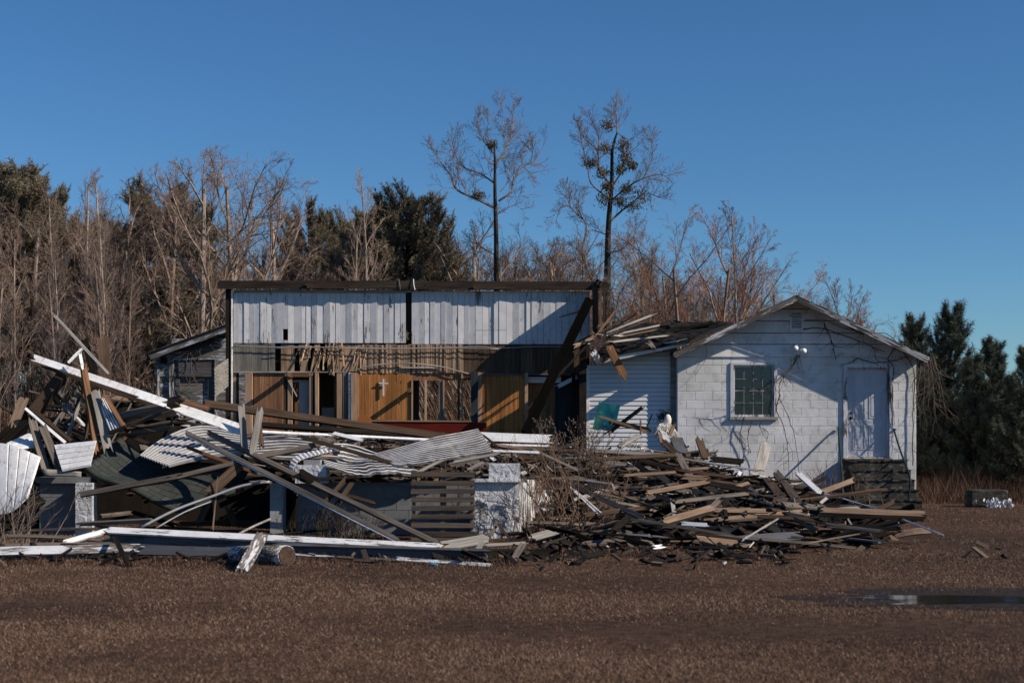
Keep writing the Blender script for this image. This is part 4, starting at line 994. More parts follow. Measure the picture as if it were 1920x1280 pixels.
for q in LH:
    x1, y1, Y1, x2, y2, Y2, wpx, mt, lb = q[:9]; rl_ = q[9] if len(q) > 9 else 25; th = q[10] if len(q) > 10 else None
    wd_ = wpx * (Y1 + Y2) / 2 / F
    nm = 'pole' if 'pole' in lb else 'beam' if ('beam' in lb or 'rafter' in lb or 'timber' in lb) else 'metal_strip' if mt in ('whitemetal', 'rust') else 'stud' if ('stud' in lb or 'post' in lb) else 'board'
    B(x1, y1, Y1, x2, y2, Y2, wpx, mt, lb, rl_, th, nm, nm.replace('_', ' '))
# sheets
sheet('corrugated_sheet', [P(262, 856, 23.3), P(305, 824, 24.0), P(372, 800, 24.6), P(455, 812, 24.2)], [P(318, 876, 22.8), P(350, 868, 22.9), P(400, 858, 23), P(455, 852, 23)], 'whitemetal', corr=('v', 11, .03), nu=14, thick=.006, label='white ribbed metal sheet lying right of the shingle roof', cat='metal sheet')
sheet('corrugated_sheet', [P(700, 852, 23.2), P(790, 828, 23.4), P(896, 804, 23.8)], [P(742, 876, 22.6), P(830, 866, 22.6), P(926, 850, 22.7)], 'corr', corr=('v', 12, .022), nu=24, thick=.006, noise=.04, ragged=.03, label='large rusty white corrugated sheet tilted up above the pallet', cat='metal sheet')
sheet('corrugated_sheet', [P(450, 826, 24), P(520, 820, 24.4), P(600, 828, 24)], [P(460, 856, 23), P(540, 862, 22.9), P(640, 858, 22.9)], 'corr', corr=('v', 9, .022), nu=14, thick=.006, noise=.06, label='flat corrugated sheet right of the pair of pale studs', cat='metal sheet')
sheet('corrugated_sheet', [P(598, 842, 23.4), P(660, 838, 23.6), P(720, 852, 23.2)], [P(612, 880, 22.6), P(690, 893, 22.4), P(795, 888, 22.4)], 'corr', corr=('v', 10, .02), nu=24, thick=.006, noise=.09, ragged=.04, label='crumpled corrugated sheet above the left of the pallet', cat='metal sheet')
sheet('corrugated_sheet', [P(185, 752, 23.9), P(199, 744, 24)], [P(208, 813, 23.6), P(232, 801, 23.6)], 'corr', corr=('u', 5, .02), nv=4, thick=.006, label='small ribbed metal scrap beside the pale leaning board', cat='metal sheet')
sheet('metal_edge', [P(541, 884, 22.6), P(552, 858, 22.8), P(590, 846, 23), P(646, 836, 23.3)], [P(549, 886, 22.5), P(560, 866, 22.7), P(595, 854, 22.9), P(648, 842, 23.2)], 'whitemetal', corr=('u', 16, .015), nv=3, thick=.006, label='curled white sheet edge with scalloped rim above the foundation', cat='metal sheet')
sheet('wall_section', [P(-22, 830, 22.6), P(25, 836, 22.5), P(76, 858, 22.4)], [P(-15, 965, 22), P(20, 962, 21.9), P(52, 935, 21.9)], 'whitemetal', corr=('u', 5, .014, 'g'), nv=4, thick=.02, label='large bright white panel of wide planks at the left edge', cat='wall section')
sheet('siding_piece', [P(103, 836, 23), P(182, 828, 22.9)], [P(118, 883, 22.6), P(171, 873, 22.6)], 'whitemetal', nu=3, corr=('v', 5, .02, 'g'), thick=.02, label='white ribbed siding piece lying above the left block pier', cat='siding')
sheet('siding_piece', [P(12, 833, 23.2), P(60, 811, 23.6)], [P(30, 845, 22.9), P(72, 838, 23.1)], 'whitemetal', nu=3, corr=('v', 2, .014, 'g'), thick=.02, label='small white siding scrap behind the two grey boards', cat='siding')
sheet('siding_piece', [P(78, 880, 22.7), P(152, 884, 22.6)], [P(84, 892, 22.6), P(152, 894, 22.6)], 'lgrey', nu=6, nv=3, thick=.02, noise=.04, label='warped white strip lying on the left foundation cap', cat='siding')
sh = sheet('shingle_roof', [P(222, 824, 24.2), P(250, 846, 24.2), P(284, 868, 24.0), P(350, 873, 23.6), P(440, 876, 23.2)], [P(155, 878, 23.2), P(190, 902, 23), P(250, 926, 22.8), P(300, 948, 22.8), P(345, 962, 22.9)], 'shingle', nu=30, nv=14, sag=-.05, thick=.07, noise=.05, label='sagging section of dark green grey shingle roof on the left', cat='roof section')
sheet('torn_shingles', [P(430, 878, 23.4), P(475, 872, 23.6)], [P(345, 962, 22.9), P(440, 925, 23.2)], 'shingle', nu=8, nv=8, thick=.04, noise=.1, label='darker torn shingle flap at the right end of the sagging roof', cat='roof section')
# long pipes
def pipe(pts, rad, mt, label, name='pipe'):
    p = [Vector(P(*q)) for q in pts]; o = MB().tube(strands(p, 4), rad, 8).build(name, M[mt], None, True, origin=p[0]); return tag(o, label, name.replace('_', ' '))
pipe([(265, 988, 21.5), (330, 955, 21.8), (398, 930, 22.1), (455, 910, 22.3), (506, 903, 22.4)], .022, 'steel', 'long bent steel pipe rising right in front of the dark hollow')
pipe([(292, 990, 21.4), (345, 960, 21.7), (395, 940, 22)], .012, 'steel', 'thin rod lying just under the long bent pipe', 'rod')
pipe([(448, 1000, 21), (478, 985, 21.4), (508, 972, 21.8)], .018, 'lgrey', 'short pale stick leaning on the lone block pier', 'stick')
# front beams
def duo(name, a, b, wtop, wface, Y, lab, mt1='white', mt2='dkpaint', drop=0):
    pa, pb = P(*a), P(*b); e = tag(empty(name, (pa + pb) / 2), lab, 'beam')
    wt, wf = wtop * Y / F, wface * Y / F
    board('top_face', pa, pb, wt * 1.6, .03, mt1, roll=48, parent=e)
    o = Vector((0, .02, -(wt + wf) / 2 - .005)); board('front_face', pa + o, pb + o, wf, .05, mt2, roll=0, parent=e, jag=.05)
    return e
duo('fascia_beam', (206, 994, 19.6), (826, 1025, 19.0), 10, 24, 19.3, 'long white topped fascia beam lying across the front of the wreck')
duo('fascia_beam', (520, 1021, 18.9), (912, 1032, 18.1), 4, 26, 18.3, 'lower grey fascia beam ending by the blue can', 'dkpaint')
board('metal_strip', P(745, 1047, 17.9), P(920, 1060, 17.5), .055, .02, 'white', 'short white edge strip under the right end of the lower beam', 'metal strip', roll=30)
board('metal_strip', P(500, 1037, 18.6), P(748, 1050, 18.0), .035, .02, 'whitep', 'flaking white edge strip under the middle of the lower beam', 'metal strip', roll=30)
duo('fascia_beam', (-15, 1034, 18.3), (262, 1028, 18.6), 14, 14, 18.4, 'peeling white beam lying at the front left corner', 'whitep')
board('beam', P(255, 1031, 18.6), P(470, 1036, 18.4), .12, .08, 'dkpaint', 'grey beam behind the painted log', 'beam', roll=10)
board('board', P(0, 1022, 19.5), P(240, 1020, 19.6), .06, .03, 'grey', 'flat grey board behind the peeling beam at the front left', 'board', roll=30)
# log
lp = [P(430, 1042, 18.6), P(470, 1041, 18.2), P(505, 1041, 17.9), P(538, 1041, 17.6)]
lg = tag(MB().tube(lp, [.125, .13, .128, .127], 18).build('painted_log', M['whitep'], None, True, origin=lp[1]), 'flaking white round log with a rotten end lying before the beams', 'log')
for p_ in lg.data.polygons:
    if len(p_.vertices) > 6: p_.use_smooth = False
ax = (lp[3] - lp[2]).normalized(); MB().tube([lp[3] - ax * .02, lp[3] + ax * .012, lp[3] + ax * .02], [.124, .118, .05], 14).build('rotten_end', M['brown'], lg)
board('post', P(490, 1006, 17.9), P(452, 1073, 16.7), .145, .07, 'whitep', 'short flaking white post leaning over the round log', 'post', roll=10)
board('board', P(214, 1006, 18.6), P(243, 1062, 17.3), .06, .03, 'dark', 'dark short board stuck slanting in the lawn before the beam', 'board', roll=10)
board('board', P(830, 1024, 18.8), P(912, 1010, 19.2), .15, .025, 'lgrey', 'wide weathered plank at the right end of the front beam', 'board', roll=35, jag=.05)
board('board', P(892, 1040, 18.2), P(905, 1012, 18.6), .06, .03, 'lgrey', 'small pale stub leaning on the wide weathered plank', 'board', roll=20)
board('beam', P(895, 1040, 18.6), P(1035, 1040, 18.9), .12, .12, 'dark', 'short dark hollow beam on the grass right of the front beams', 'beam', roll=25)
board('board', P(962, 1052, 17.9), P(980, 1020, 18.6), .08, .03, 'grey', 'grey chunk leaning on the short dark beam', 'board', roll=15)
board('board', P(910, 1022, 19.5), P(985, 1018, 19.9), .05, .02, 'lgrey', 'pale slat lying above the short dark beam', 'board', roll=35)
board('board', P(930, 1066, 17.4), P(1012, 1063, 17.6), .05, .03, 'dark', 'flat dark strip on the grass in front of the short dark beam', 'board', roll=40)
board('board', P(998, 1008, 21.0), P(1048, 994, 21.4), .12, .03, 'lgrey', 'pale chipped slab at the foot of the peeling wall', 'board', roll=30)
board('board', P(918, 1006, 21.6), P(934, 980, 21.9), .05, .02, 'grey', 'small grey stake leaning left at the stucco wall foot', 'stake', roll=10)
board('board', P(956, 1010, 21.5), P(934, 982, 21.8), .04, .02, 'brown', 'small brown stake leaning right at the stucco wall foot', 'stake', roll=10)
pipe([(806, 1057, 17.5), (820, 1060, 17.45)], .028, 'bluecan', 'crushed blue drink can on the grass under the lower beam', 'drink_can')

# roof debris fan above the annex
AYf = 32.3
FAN = [(1120, 626, 1159, 577, 4.5, 'tan', 'steepest pale lath of the fan on the annex roof'), (1125, 624, 1223, 565, 4.5, 'brown', 'long dark lath reaching highest right in the annex roof fan'),
 (1130, 626, 1195, 588, 4, 'dark', 'dark lath between the long laths of the annex roof fan'), (1137, 624, 1222, 591, 5, 'lgrey', 'long whitish lath with a bright end in the annex roof fan'),
 (1140, 628, 1212, 602, 4, 'brown', 'brown lath in the middle of the annex roof fan'), (1159, 626, 1236, 610, 5, 'white', 'white lath ending in a square tip on the annex roof'),
 (1148, 641, 1250, 629, 5, 'white', 'lowest white lath lying along the annex roof edge'), (1127, 627, 1194, 631, 3, 'steel', 'thin bluish metal strip across the annex roof fan'),
 (1237, 609, 1257, 606, 7, 'dark', 'dark block at the end of the white lath on the annex roof'), (1137, 636, 1161, 658, 6, 'brown', 'short brown stick hanging over the annex fascia'),
 (1109, 622, 1128, 635, 5, 'tan', 'small tan stick at the foot of the church end post'), (1214, 640, 1231, 655, 9, 'grey', 'small grey shingle board drooping over the annex fascia'),
 (1142, 650, 1170, 706, 15, 'orange', 'wide torn orange board dangling in front of the annex siding'), (1144, 652, 1163, 694, 2, 'whitemetal', 'thin white rod dangling with the torn orange board'),
 (1053, 660, 1104, 634, 9, 'brown', 'splintered broken beam end beside the church end post'), (1075, 650, 1110, 636, 8, 'tan', 'raw splintered wood on the broken beam end'),
 (1120, 612, 1150, 600, 6, 'brown', 'dark stub behind the steep pale lath'), (1150, 634, 1225, 622, 4, 'brown', 'brown lath just above the lowest white lath'),
 (1160, 632, 1240, 616, 3.5, 'tan', 'tan lath between the two white laths on the annex roof'), (1240, 622, 1330, 612, 5, 'dark', 'long dark batten lying across the annex roof'), (1275, 616, 1340, 606, 6, 'black', 'black tarred board at the back edge of the annex roof'),
 (1112, 660, 1122, 676, 13, 'vinyl', 'small square pale scrap hanging under the annex roof corner')]
for (x1, y1, x2, y2, wp, mt, lb) in FAN: B(x1, y1, AYf, x2, y2, AYf + .5, wp * (.75 if wp < 8 else 1), 'lgrey' if mt == 'white' else mt, lb, 20, None, 'lath' if 'lath' in lb else 'board', 'board', jag=.06)
# big fallen rafters in front of the right of the church wall
board('rafter', P(1106, 560, 33.0), P(985, 812, 31.0), .22, .12, 'rafter_shade', 'massive shade-black rafter leaning diagonally across the right of the church wall', 'rafter', roll=0)
board('rafter', P(1098, 650, 32.4), P(982, 775, 31.2), .04, .04, 'dark', 'thin dark rod parallel to the massive black rafter', 'rod', roll=20)
board('lath', P(1050, 594, 33.2), P(1110, 577, 32.8), .035, .02, 'lgrey', 'thin grey splinter stuck across the top of the black rafter', 'board', roll=20)
board('post', P(1093, 640, 32.8), P(1093, 830, 32.8), .16, .14, 'darkv', 'dark brown post standing at the left corner of the annex siding', 'post', roll=0)
# unseen-roof remains that throw the broad shade on the annex siding
# ---------------------------------------------------------------- right heap, hand placed
def H(x1, y1, x2, y2, wp, mt, lb, dy1=0., dy2=0., roll=25, th=None, cat='board', name='board', bow=0.):
    pass; B(x1, y1, heap_Y(y1) - .15 + dy1, x2, y2, heap_Y(y2) - .15 + dy2, wp, mt, lb, roll, th, name, cat, bow)
RH = [
 (1140, 812, 31, 1204, 764, 30.6, 7, 'brown', 'dark brown batten propped before the painted panel'), (1125, 781, 30.6, 1210, 808, 30.4, 5, 'tan', 'tan batten crossing the painted panel'),
 (1145, 790, 30.8, 1216, 806, 30.6, 9, 'dark', 'dark batten behind the tan one at the painted panel'), (1201, 784, 30.4, 1201, 815, 30.4, 3, 'rust', 'thin rusty upright stake right of the painted panel'),
 (1160, 838, 29.8, 1200, 815, 30.3, 10, 'lgrey', 'pale blue board lying below the painted panel'), (1210, 806, 31, 1222, 778, 31.2, 2.5, 'dark', 'thin dark stick leaning on the annex siding'),
 (1237, 812, 30.3, 1241, 833, 30, 7, 'tan', 'short tan stake left of the shaggy white bundle'), (1252, 825, 30.4, 1263, 798, 30.6, 6, 'tan', 'tan slat right under the shaggy white bundle'), (1240, 812, 30.5, 1256, 828, 30.3, 13, 'white', 'white triangular board under the shaggy white bundle'),
 (1244, 828, 29.8, 1273, 856, 29.3, 12, 'brown', 'brown board leading down to the long bent grey board'), (1270, 850, 29.2, 1312, 928, 26.0, 14, 'grey', 'long bent grey board sliding down the middle of the heap'),
 (1268, 822, 30, 1280, 850, 29.4, 24, 'dkpaint', 'dark curled shingle flap above the long bent grey board'), (1310, 822, 29.6, 1323, 860, 29.2, 14, 'brown', 'short brown plank standing up before the block wall'),
 (1285, 853, 29.4, 1342, 850, 29.6, 8, 'brown', 'split brown beam behind the short standing plank'), (1330, 860, 29.4, 1394, 866, 29.4, 11, 'dark', 'square dark timber reaching toward the leaning plank'),
 (1258, 857, 29, 1422, 882, 28, 4.5, 'lgrey', 'long thin grey strip running to the leaning plank'), (1090, 843, 29.4, 1245, 853, 29.2, 7, 'lgrey', 'long pale board on the crest of the heap by the brush'),
 (1110, 861, 28.4, 1266, 853, 28.8, 8, 'brown', 'long dark brown beam under the pale crest board'), (1437, 830, 31.2, 1416, 912, 28.2, 21, 'lgrey', 'wide pale plank leaning toward the window of the block house', 10),
 (1497, 888, 27.2, 1546, 932, 26, 12, 'white', 'flaking white board tilted left of the steps'), (1540, 923, 26.5, 1598, 901, 27.2, 10, 'tan', 'splintered tan plank pointing at the steps'),
 (1437, 896, 27, 1476, 948, 25, 15, 'brown', 'wide brown board sliding forward below the leaning plank'), (1455, 886, 27.2, 1502, 948, 25, 15, 'grey', 'wide purple grey board in the middle of the slanted boards'),
 (1462, 896, 26.8, 1496, 950, 24.8, 6, 'brown', 'narrow brown batten between the two wide slanted boards'), (1404, 914, 26.2, 1446, 952, 24.8, 9, 'dkpaint', 'dark blue grey board left of the wide brown board'),
 (1411, 888, 27.4, 1452, 899, 27.2, 4, 'white', 'short white edged lath at the top of the slanted boards'), (1525, 906, 27, 1547, 896, 27.3, 6, 'dark', 'short dark board behind the splintered tan plank'),
 (1543, 960, 22.6, 1731, 967, 22.2, 13, 'tan', 'heavy tan beam reaching furthest right at the edge of the heap', 25, .12), (1338, 956, 23.2, 1436, 958, 23.2, 9, 'tan', 'tan beam lying level in the middle front of the heap'),
 (1548, 926, 26, 1655, 957, 24, 4, 'whitemetal', 'long thin white strip sloping right before the steps'), (1688, 972, 22, 1764, 1001, 20.4, 4, 'white', 'thin white strip pointing onto the lawn at the right end'),
 (1646, 956, 24, 1676, 940, 24.4, 8, 'brown', 'short brown board resting on the lowest step'), (1540, 955, 23.4, 1572, 976, 22.2, 6, 'brown', 'small brown stick crossing the left end of the heavy tan beam'),
 (1420, 968, 22.3, 1530, 973, 22.1, 8, 'brown', 'brown beam below the level tan beam'), (1394, 1011, 20.2, 1460, 971, 21.8, 3.5, 'lgrey', 'thin pale stick slanting across the front of the heap'),
 (1510, 1019, 19.8, 1612, 1000, 20.2, 3, 'grey', 'thin grey stick lying at the front foot of the heap'), (1550, 984, 21.4, 1650, 996, 21, 9, 'grey', 'broad grey board below the heavy tan beam'),
 (1490, 973, 21.9, 1532, 994, 21, 8, 'brown', 'brown board end pointing down in the front of the heap'), (1240, 981, 21.2, 1334, 954, 22.2, 13, 'tan', 'thick split tan beam rising right in the heap front', 25, .11),
 (1328, 958, 22.3, 1349, 937, 22.8, 10, 'grey', 'grey board end resting on the thick split tan beam'), (1192, 974, 21.3, 1372, 1003, 20.6, 6, 'grey', 'long dark grey strip below the thick split tan beam'),
 (1265, 941, 23.6, 1402, 925, 24.6, 8, 'grey', 'grey board spanning the heap below the bent board'), (1213, 924, 24.4, 1322, 904, 25.4, 9, 'tan', 'pale tan beam crossing behind the bent board'),
 (1318, 903, 25.6, 1402, 920, 25, 10, 'brown', 'brown beam continuing right of the pale tan beam'), (1170, 891, 26.6, 1268, 885, 26.8, 6, 'tan', 'slim tan board left of the bent board'),
 (1280, 894, 26.2, 1326, 896, 26.2, 9, 'tan', 'short raw tan board right of the bent board'), (1293, 880, 27, 1328, 877, 27.2, 5, 'tan', 'small raw stick above the short raw tan board'), (1200, 862, 28, 1266, 880, 27.4, 8, 'brown', 'brown board sloping under the crest of the heap'),
 (1182, 862, 28, 1216, 886, 27, 9, 'dark', 'dark board end below the long dark brown beam'), (1058, 869, 27.6, 1137, 878, 27.4, 6, 'brown', 'brown stick at the left shoulder of the heap'),
 (1062, 903, 24.6, 1204, 970, 21.6, 9, 'grey', 'long grey timber sloping down right out of the brush'), (1075, 903, 24.8, 1228, 950, 22.6, 3.5, 'tan', 'long thin tan strip above the sloping grey timber'),
 (1068, 912, 24, 1121, 963, 21.9, 3, 'whitemetal', 'left one of two thin white rods in the brush'), (1078, 918, 24, 1126, 960, 21.9, 2.5, 'whitemetal', 'right one of two thin white rods in the brush'),
 (1092, 966, 21.8, 1206, 952, 22.6, 9, 'brown', 'flat brown board under the sloping grey timber'), (1228, 925, 24.2, 1264, 943, 23.4, 7, 'brown', 'short brown board left of the spanning grey board'),
 (1278, 981, 21.1, 1326, 984, 21, 8, 'vinyl', 'pale blue plastic scrap under the thick split tan beam'), (1150, 995, 20.5, 1180, 968, 21.6, 12, 'dark', 'triangular dark board end low in the heap front'),
 (1105, 998, 20.3, 1200, 1006, 20, 4, 'dark', 'thin dark strip along the front foot of the heap'), (1580, 930, 25.6, 1625, 952, 24.4, 5, 'brown', 'brown stick before the lower steps'), (1355, 925, 24.6, 1362, 970, 22.6, 7, 'dark', 'dark upright board end below the brown beam'),
 (1260, 938, 23.7, 1266, 975, 22.2, 8, 'lgrey', 'pale stub standing in the dark middle of the heap'), (1100, 905, 25, 1150, 912, 24.6, 14, 'lgrey', 'pale cracked board behind the sloping grey timber'),
 (1305, 1000, 20.5, 1400, 1012, 20.2, 5, 'brown', 'brown strip at the front foot left of the pale stick'), (1225, 1026, 19.3, 1242, 1024, 19.5, 8, 'whitemetal', 'small white scrap lying alone on the lawn before the heap'), (1376, 914, 26, 1404, 905, 26.3, 7, 'tan', 'tan splinter board left of the leaning plank foot'),
 (1590, 973, 22, 1600, 990, 21.4, 3, 'lgrey', 'tiny pale stake under the heavy tan beam'), (1600, 985, 21.4, 1680, 992, 21.2, 6, 'dark', 'dark flat board below the right half of the heavy tan beam'),
]
for q in RH:
    x1, y1, Y1, x2, y2, Y2, wpx, mt, lb = q[:9]; rl_ = q[9] if len(q) > 9 else 25; th = q[10] if len(q) > 10 else None; Y1 -= .6; Y2 -= .6
    nm = 'beam' if ('beam' in lb or 'timber' in lb) else 'metal_strip' if mt == 'whitemetal' else 'batten' if 'batten' in lb else 'stick' if 'stick' in lb else 'board'
    B(x1, y1, Y1, x2, y2, Y2, wpx, mt, lb, rl_, th, nm, nm.replace('_', ' '), jag=.04)
# painted panel
o = board('painting', P(1143, 757, 30.9), P(1131, 806, 30.7), .47, .02, 'dark', 'torn dark teal and green painted panel propped against the annex siding', 'painting', roll=-10); o.data.materials[0] = M['artpanel']
# shaggy bundle and fluff
def shag(name, c, rx, rz, n, label, seed, L=.14):
    r = random.Random(seed); m_ = MB(); c = Vector(c)
    for k in range(n):
        a, b = r.uniform(0, 6.28), math.acos(r.uniform(-1, 1)); d = Vector((math.cos(a) * math.sin(b) * rx, math.sin(a) * math.sin(b) * rx * .6, math.cos(b) * rz)); p = c + d * r.uniform(.6, 1)
        g = Vector((d.x * .6 + r.uniform(-.05, .05), -abs(d.y) * .4 - .02, -r.uniform(.3, 1) * L)); q = [p, p + g * .5 + Vector((r.uniform(-.02, .02), -.02, .01)), p + g]
        m_.tube(q, [.009, .007, .003], 3, r.random())
    m_.box(c, (rx * 1.1, rx * .7, rz * 1.2)); return tag(m_.build(name, M['fluff'], None, origin=c), label, 'rag bundle')
shag('rag_bundle', P(1247, 803, 30.4), .18, .14, 420, 'shaggy white fringed rag bundle on top of the heap by the house corner', 5, .2)
_b = bpy.data.objects[-1] if False else None
m_ = MB(); c_ = P(1252, 785, 30.45); pts = [c_ + Vector((0, 0, -.13)), c_ + Vector((0, 0, -.08)), c_, c_ + Vector((0, 0, .07)), c_ + Vector((0, 0, .1))]
tag(m_.tube(pts, [.05, .075, .08, .055, .015], 10).build('rag_ball', M['fluff'], None, True, origin=c_), 'round pale cloth ball on top of the shaggy rag bundle', 'cloth')
m_ = MB()
for k in range(240):
    p = c_ + Vector((r.gauss(0, .08) - .06, r.uniform(-.02, .08), r.gauss(.03, .06))); m_.tube([p, p + Vector((r.uniform(-.08, .04), 0, r.uniform(-.02, .08)))], .005, 3)
tag(m_.build('dark_tuft', M['blackmetal'], None, origin=c_), 'dark matted fibre tuft behind the pale cloth ball', 'fibre')
shag('insulation_scrap', P(1192, 834, 29.6), .12, .05, 120, 'left crumpled tuft of white stuffing below the painted panel', 6, .05); shag('insulation_scrap', P(1208, 843, 29.4), .1, .05, 110, 'right crumpled tuft of white stuffing below the painted panel', 7, .05)

# ---------------------------------------------------------------- filler boards, each one an object
r = random.Random(99)
BLIB = {}
def lib(mt, k, L, wd, th):
    key = (mt, k)
    if key not in BLIB:
        m_ = board_mesh(L, wd, th, r.uniform(-.02, .03), r.choice([.02, .05, .09, .13]), nx=4, seed=k * 7 + len(mt)); BLIB[key] = m_
    return BLIB[key]
LIBM = {}
def filler(mt, loc, rot, label, group, name='board', mxL=9):
    k = r.randrange(7) if mxL > 1 else r.choice((3, 4, 6)); L, wd, th = [(2.0, .11, .03), (1.5, .07, .04), (1.0, .17, .02), (.7, .11, .025), (1.3, .04, .03), (2.6, .075, .04), (.5, .15, .02)][k]
    if (mt, k) not in LIBM:
        m_ = lib(mt, k, L, wd, th); o = m_.build(name, M[mt]); LIBM[(mt, k)] = o.data
    else:
        o = bpy.data.objects.new(name, LIBM[(mt, k)]); COL.objects.link(o)
    o.location = loc; o.rotation_euler = rot
    return tag(o, label, 'board', group)
MW = [('dark', 20), ('black', 7), ('brown', 34), ('grey', 36), ('tan', 6), ('lgrey', 4), ('dkpaint', 4)]
def pick(): return r.choices([a for a, b in MW], [b for a, b in MW])[0]
CN = dict(dark='dark weathered', black='blackened', brown='dark brown', grey='weathered grey', tan='raw tan', lgrey='pale grey', dkpaint='dark painted', whitep='flaking white')
k = 0
while k < 120:
    px = r.uniform(1030, 1715); py = r.uniform(862, 1022); Y = heap_Y(py)
    if Y > yback(px) or (px > 1600 and py < 955): continue
    x = X_(px, Y); z = mz_right(x, Y)
    if z < -.05 and py < 990: continue
    mt = pick(); yaw = r.gauss(0, .6) if r.random() < .75 else r.uniform(0, 3.14)
    filler(mt, (x, Y, max(z, 0) + r.uniform(.03, .17)), (r.uniform(-.6, .6) + .2, r.gauss(0, .15), yaw), '%s board lying loose in the lumber heap before the block house' % CN[mt], 'loose boards of the lumber heap'); k += 1
k = 0
while k < 62:
    Y = r.uniform(24.4, 32.8); px = r.uniform(20, 1090); x = X_(px, Y); z = mz_left(x, Y)
    if z < .5: continue
    mt = pick(); yaw = r.gauss(0, .6)
    filler(mt, (x, Y, z + r.uniform(.02, .12)), (r.uniform(-.5, .5), r.gauss(0, .12), yaw), '%s board lying loose among the fallen church roof' % CN[mt], 'loose boards of the fallen church')
    k += 1
k = 0
while k < 44:
    px = r.uniform(10, 215); Y = r.uniform(24.6, 26.6); py = r.uniform(735 + abs(px - 130) * .6, 860); mt = r.choices(['dark', 'brown', 'grey', 'orange', 'black', 'whitep'], [4, 5, 4, 2, 3, 1])[0]
    filler(mt, P(px, py, Y), (r.uniform(-.7, .7), r.uniform(-1.3, 1.3), r.gauss(0, .5)), '%s board jammed at a steep angle in the tall left heap' % CN.get(mt, 'rotten orange'), 'steep boards of the left heap', mxL=1); k += 1
k = 0
while k < 14:
    px = r.uniform(20, 560); Y = r.uniform(19.4, 22.3); x = X_(px, Y)
    filler(pick(), (x, Y, r.uniform(.03, .13)), (r.uniform(-.3, .3), r.gauss(0, .06), r.gauss(0, .5)), 'board lying flat on the ground between the front beam and the foundation', 'boards behind the front beam'); k += 1
# the rest of the boards, too many and too buried to tell apart
for (fn, n_, xr_, yr_, lb_) in ((mz_right, 330, (.3, 9), (19.6, 32), 'tangle of half buried boards inside the lumber heap'), (mz_left, 420, (-10, 1.5), (24.2, 33), 'tangle of half buried boards inside the fallen church roof')):
    for mt in (('dark', 'brown', 'grey') if fn is mz_right else ('dark', 'brown', 'grey', 'tan', 'lgrey')):
        m_ = MB(); k = 0
        while k < (n_ // 3 if mt in ('dark', 'brown', 'grey') else n_ // 9):
            Y = r.uniform(*yr_); x = r.uniform(*xr_); z = fn(x, Y)
            if z < .02: continue
            k += 1; m_.box((x, Y, z + r.uniform(.0, .1)), (r.uniform(.3, 1.7), r.uniform(.03, .16), r.uniform(.015, .05)), Matrix.Rotation(r.gauss(0, .7), 3, 'Z') @ Matrix.Rotation(r.gauss(0, .13), 3, 'Y') @ Matrix.Rotation(r.uniform(-.6, .7), 3, 'X'), r.random())
        tag(m_.build('buried_boards', M[mt]), lb_, 'boards', kind='stuff')
# tar paper scraps draped in the right heap
for k in range(26):
    px, py = r.uniform(1120, 1700), r.uniform(880, 1015)
    if heap_Y(py) > yback(px): continue
    Y = heap_Y(py); c_ = Vector((X_(px, Y), Y, max(0, mz_right(X_(px, Y), Y)) + r.uniform(.08, .17))); s_ = r.uniform(.15, .38); a = r.uniform(0, 3.14); ux = Vector((math.cos(a), math.sin(a), r.uniform(-.3, .3))) * s_; uy = Vector((-math.sin(a), math.cos(a), r.uniform(-.2, .5))) * s_ * .7
    sheet('felt_scrap', [c_ - ux - uy, c_ + ux - uy], [c_ - ux + uy, c_ + ux * .6 + uy], 'tar', nu=6, nv=5, noise=.16, thick=.008, label='torn black roofing felt draped in the lumber heap', cat='roofing felt', group='felt scraps of the lumber heap')

# bare brush between church and heap
def shrub(name, base, n, hgt, spr, mat, label, seed, cat='shrub', buds=False, rad=.009, mat2='hay'):
    r = random.Random(seed); base = Vector(base); m_ = MB(); mbud = MB()
    for k in range(n):
        p = base + Vector((r.gauss(0, spr * .35), r.gauss(0, spr * .3), 0)); d = Vector((r.gauss(0, .35), r.gauss(0, .25), 1)).normalized(); h_ = hgt * r.uniform(.5, 1.05); q = [p.copy()]; ns = 7
        for s_ in range(ns):
            d = (d + Vector((r.gauss(0, .12), r.gauss(0, .1), r.gauss(.02, .08)))).normalized(); p = p + d * h_ / ns; q.append(p.copy())
        m_.tube(q, [rad * (1.1 - .85 * i / ns) for i in range(ns + 1)], 4, r.random())
        for _ in range(9):
            i = r.randrange(2, ns); a = q[i]; e = (d + Vector((r.gauss(0, .7), r.gauss(0, .5), r.uniform(-.2, .7)))).normalized(); l = hgt * r.uniform(.08, .28); b_ = a + e * l * .5; c_ = b_ + (e + Vector((r.gauss(0, .3), 0, r.gauss(.1, .3)))) * l * .5
            m_.tube([a, b_, c_], [rad * .5, rad * .4, rad * .2], 3, r.random())
            if buds:
                for u in range(5):
                    pp = a.lerp(c_, r.uniform(.3, 1)) + Vector((r.gauss(0, .01), 0, r.gauss(0, .01))); mbud.box(pp, (.012, .012, .02), Matrix.Rotation(r.uniform(-.5, .5), 3, 'Y'))
    o = m_.build(name, M[mat], None, origin=base); tag(o, label, cat)
    if buds: mbud.build('buds', M[mat2], o)
    return o
shrub('bare_shrub', (X_(1085, 27), 27, .6), 36, 1.35, 1.0, 'vine', 'dark bare shrub dotted with pale seed heads before the church post', 51, buds=True)
shrub('bare_shrub', (X_(1078, 22.5), 22.5, 0), 26, 1.75, .8, 'stalk', 'tall tangled brown brush at the corner of the peeling wall', 52)
shrub('bare_shrub', (X_(1050, 21.6), 21.6, 0), 26, .6, .6, 'stalk', 'low matted brown brush at the foot of the peeling wall', 53)
shrub('bare_shrub', (X_(1015, 23.5), 23.2, 0.5), 22, .7, .7, 'stalk', 'brown creeper brush growing over the top of the peeling wall', 54)
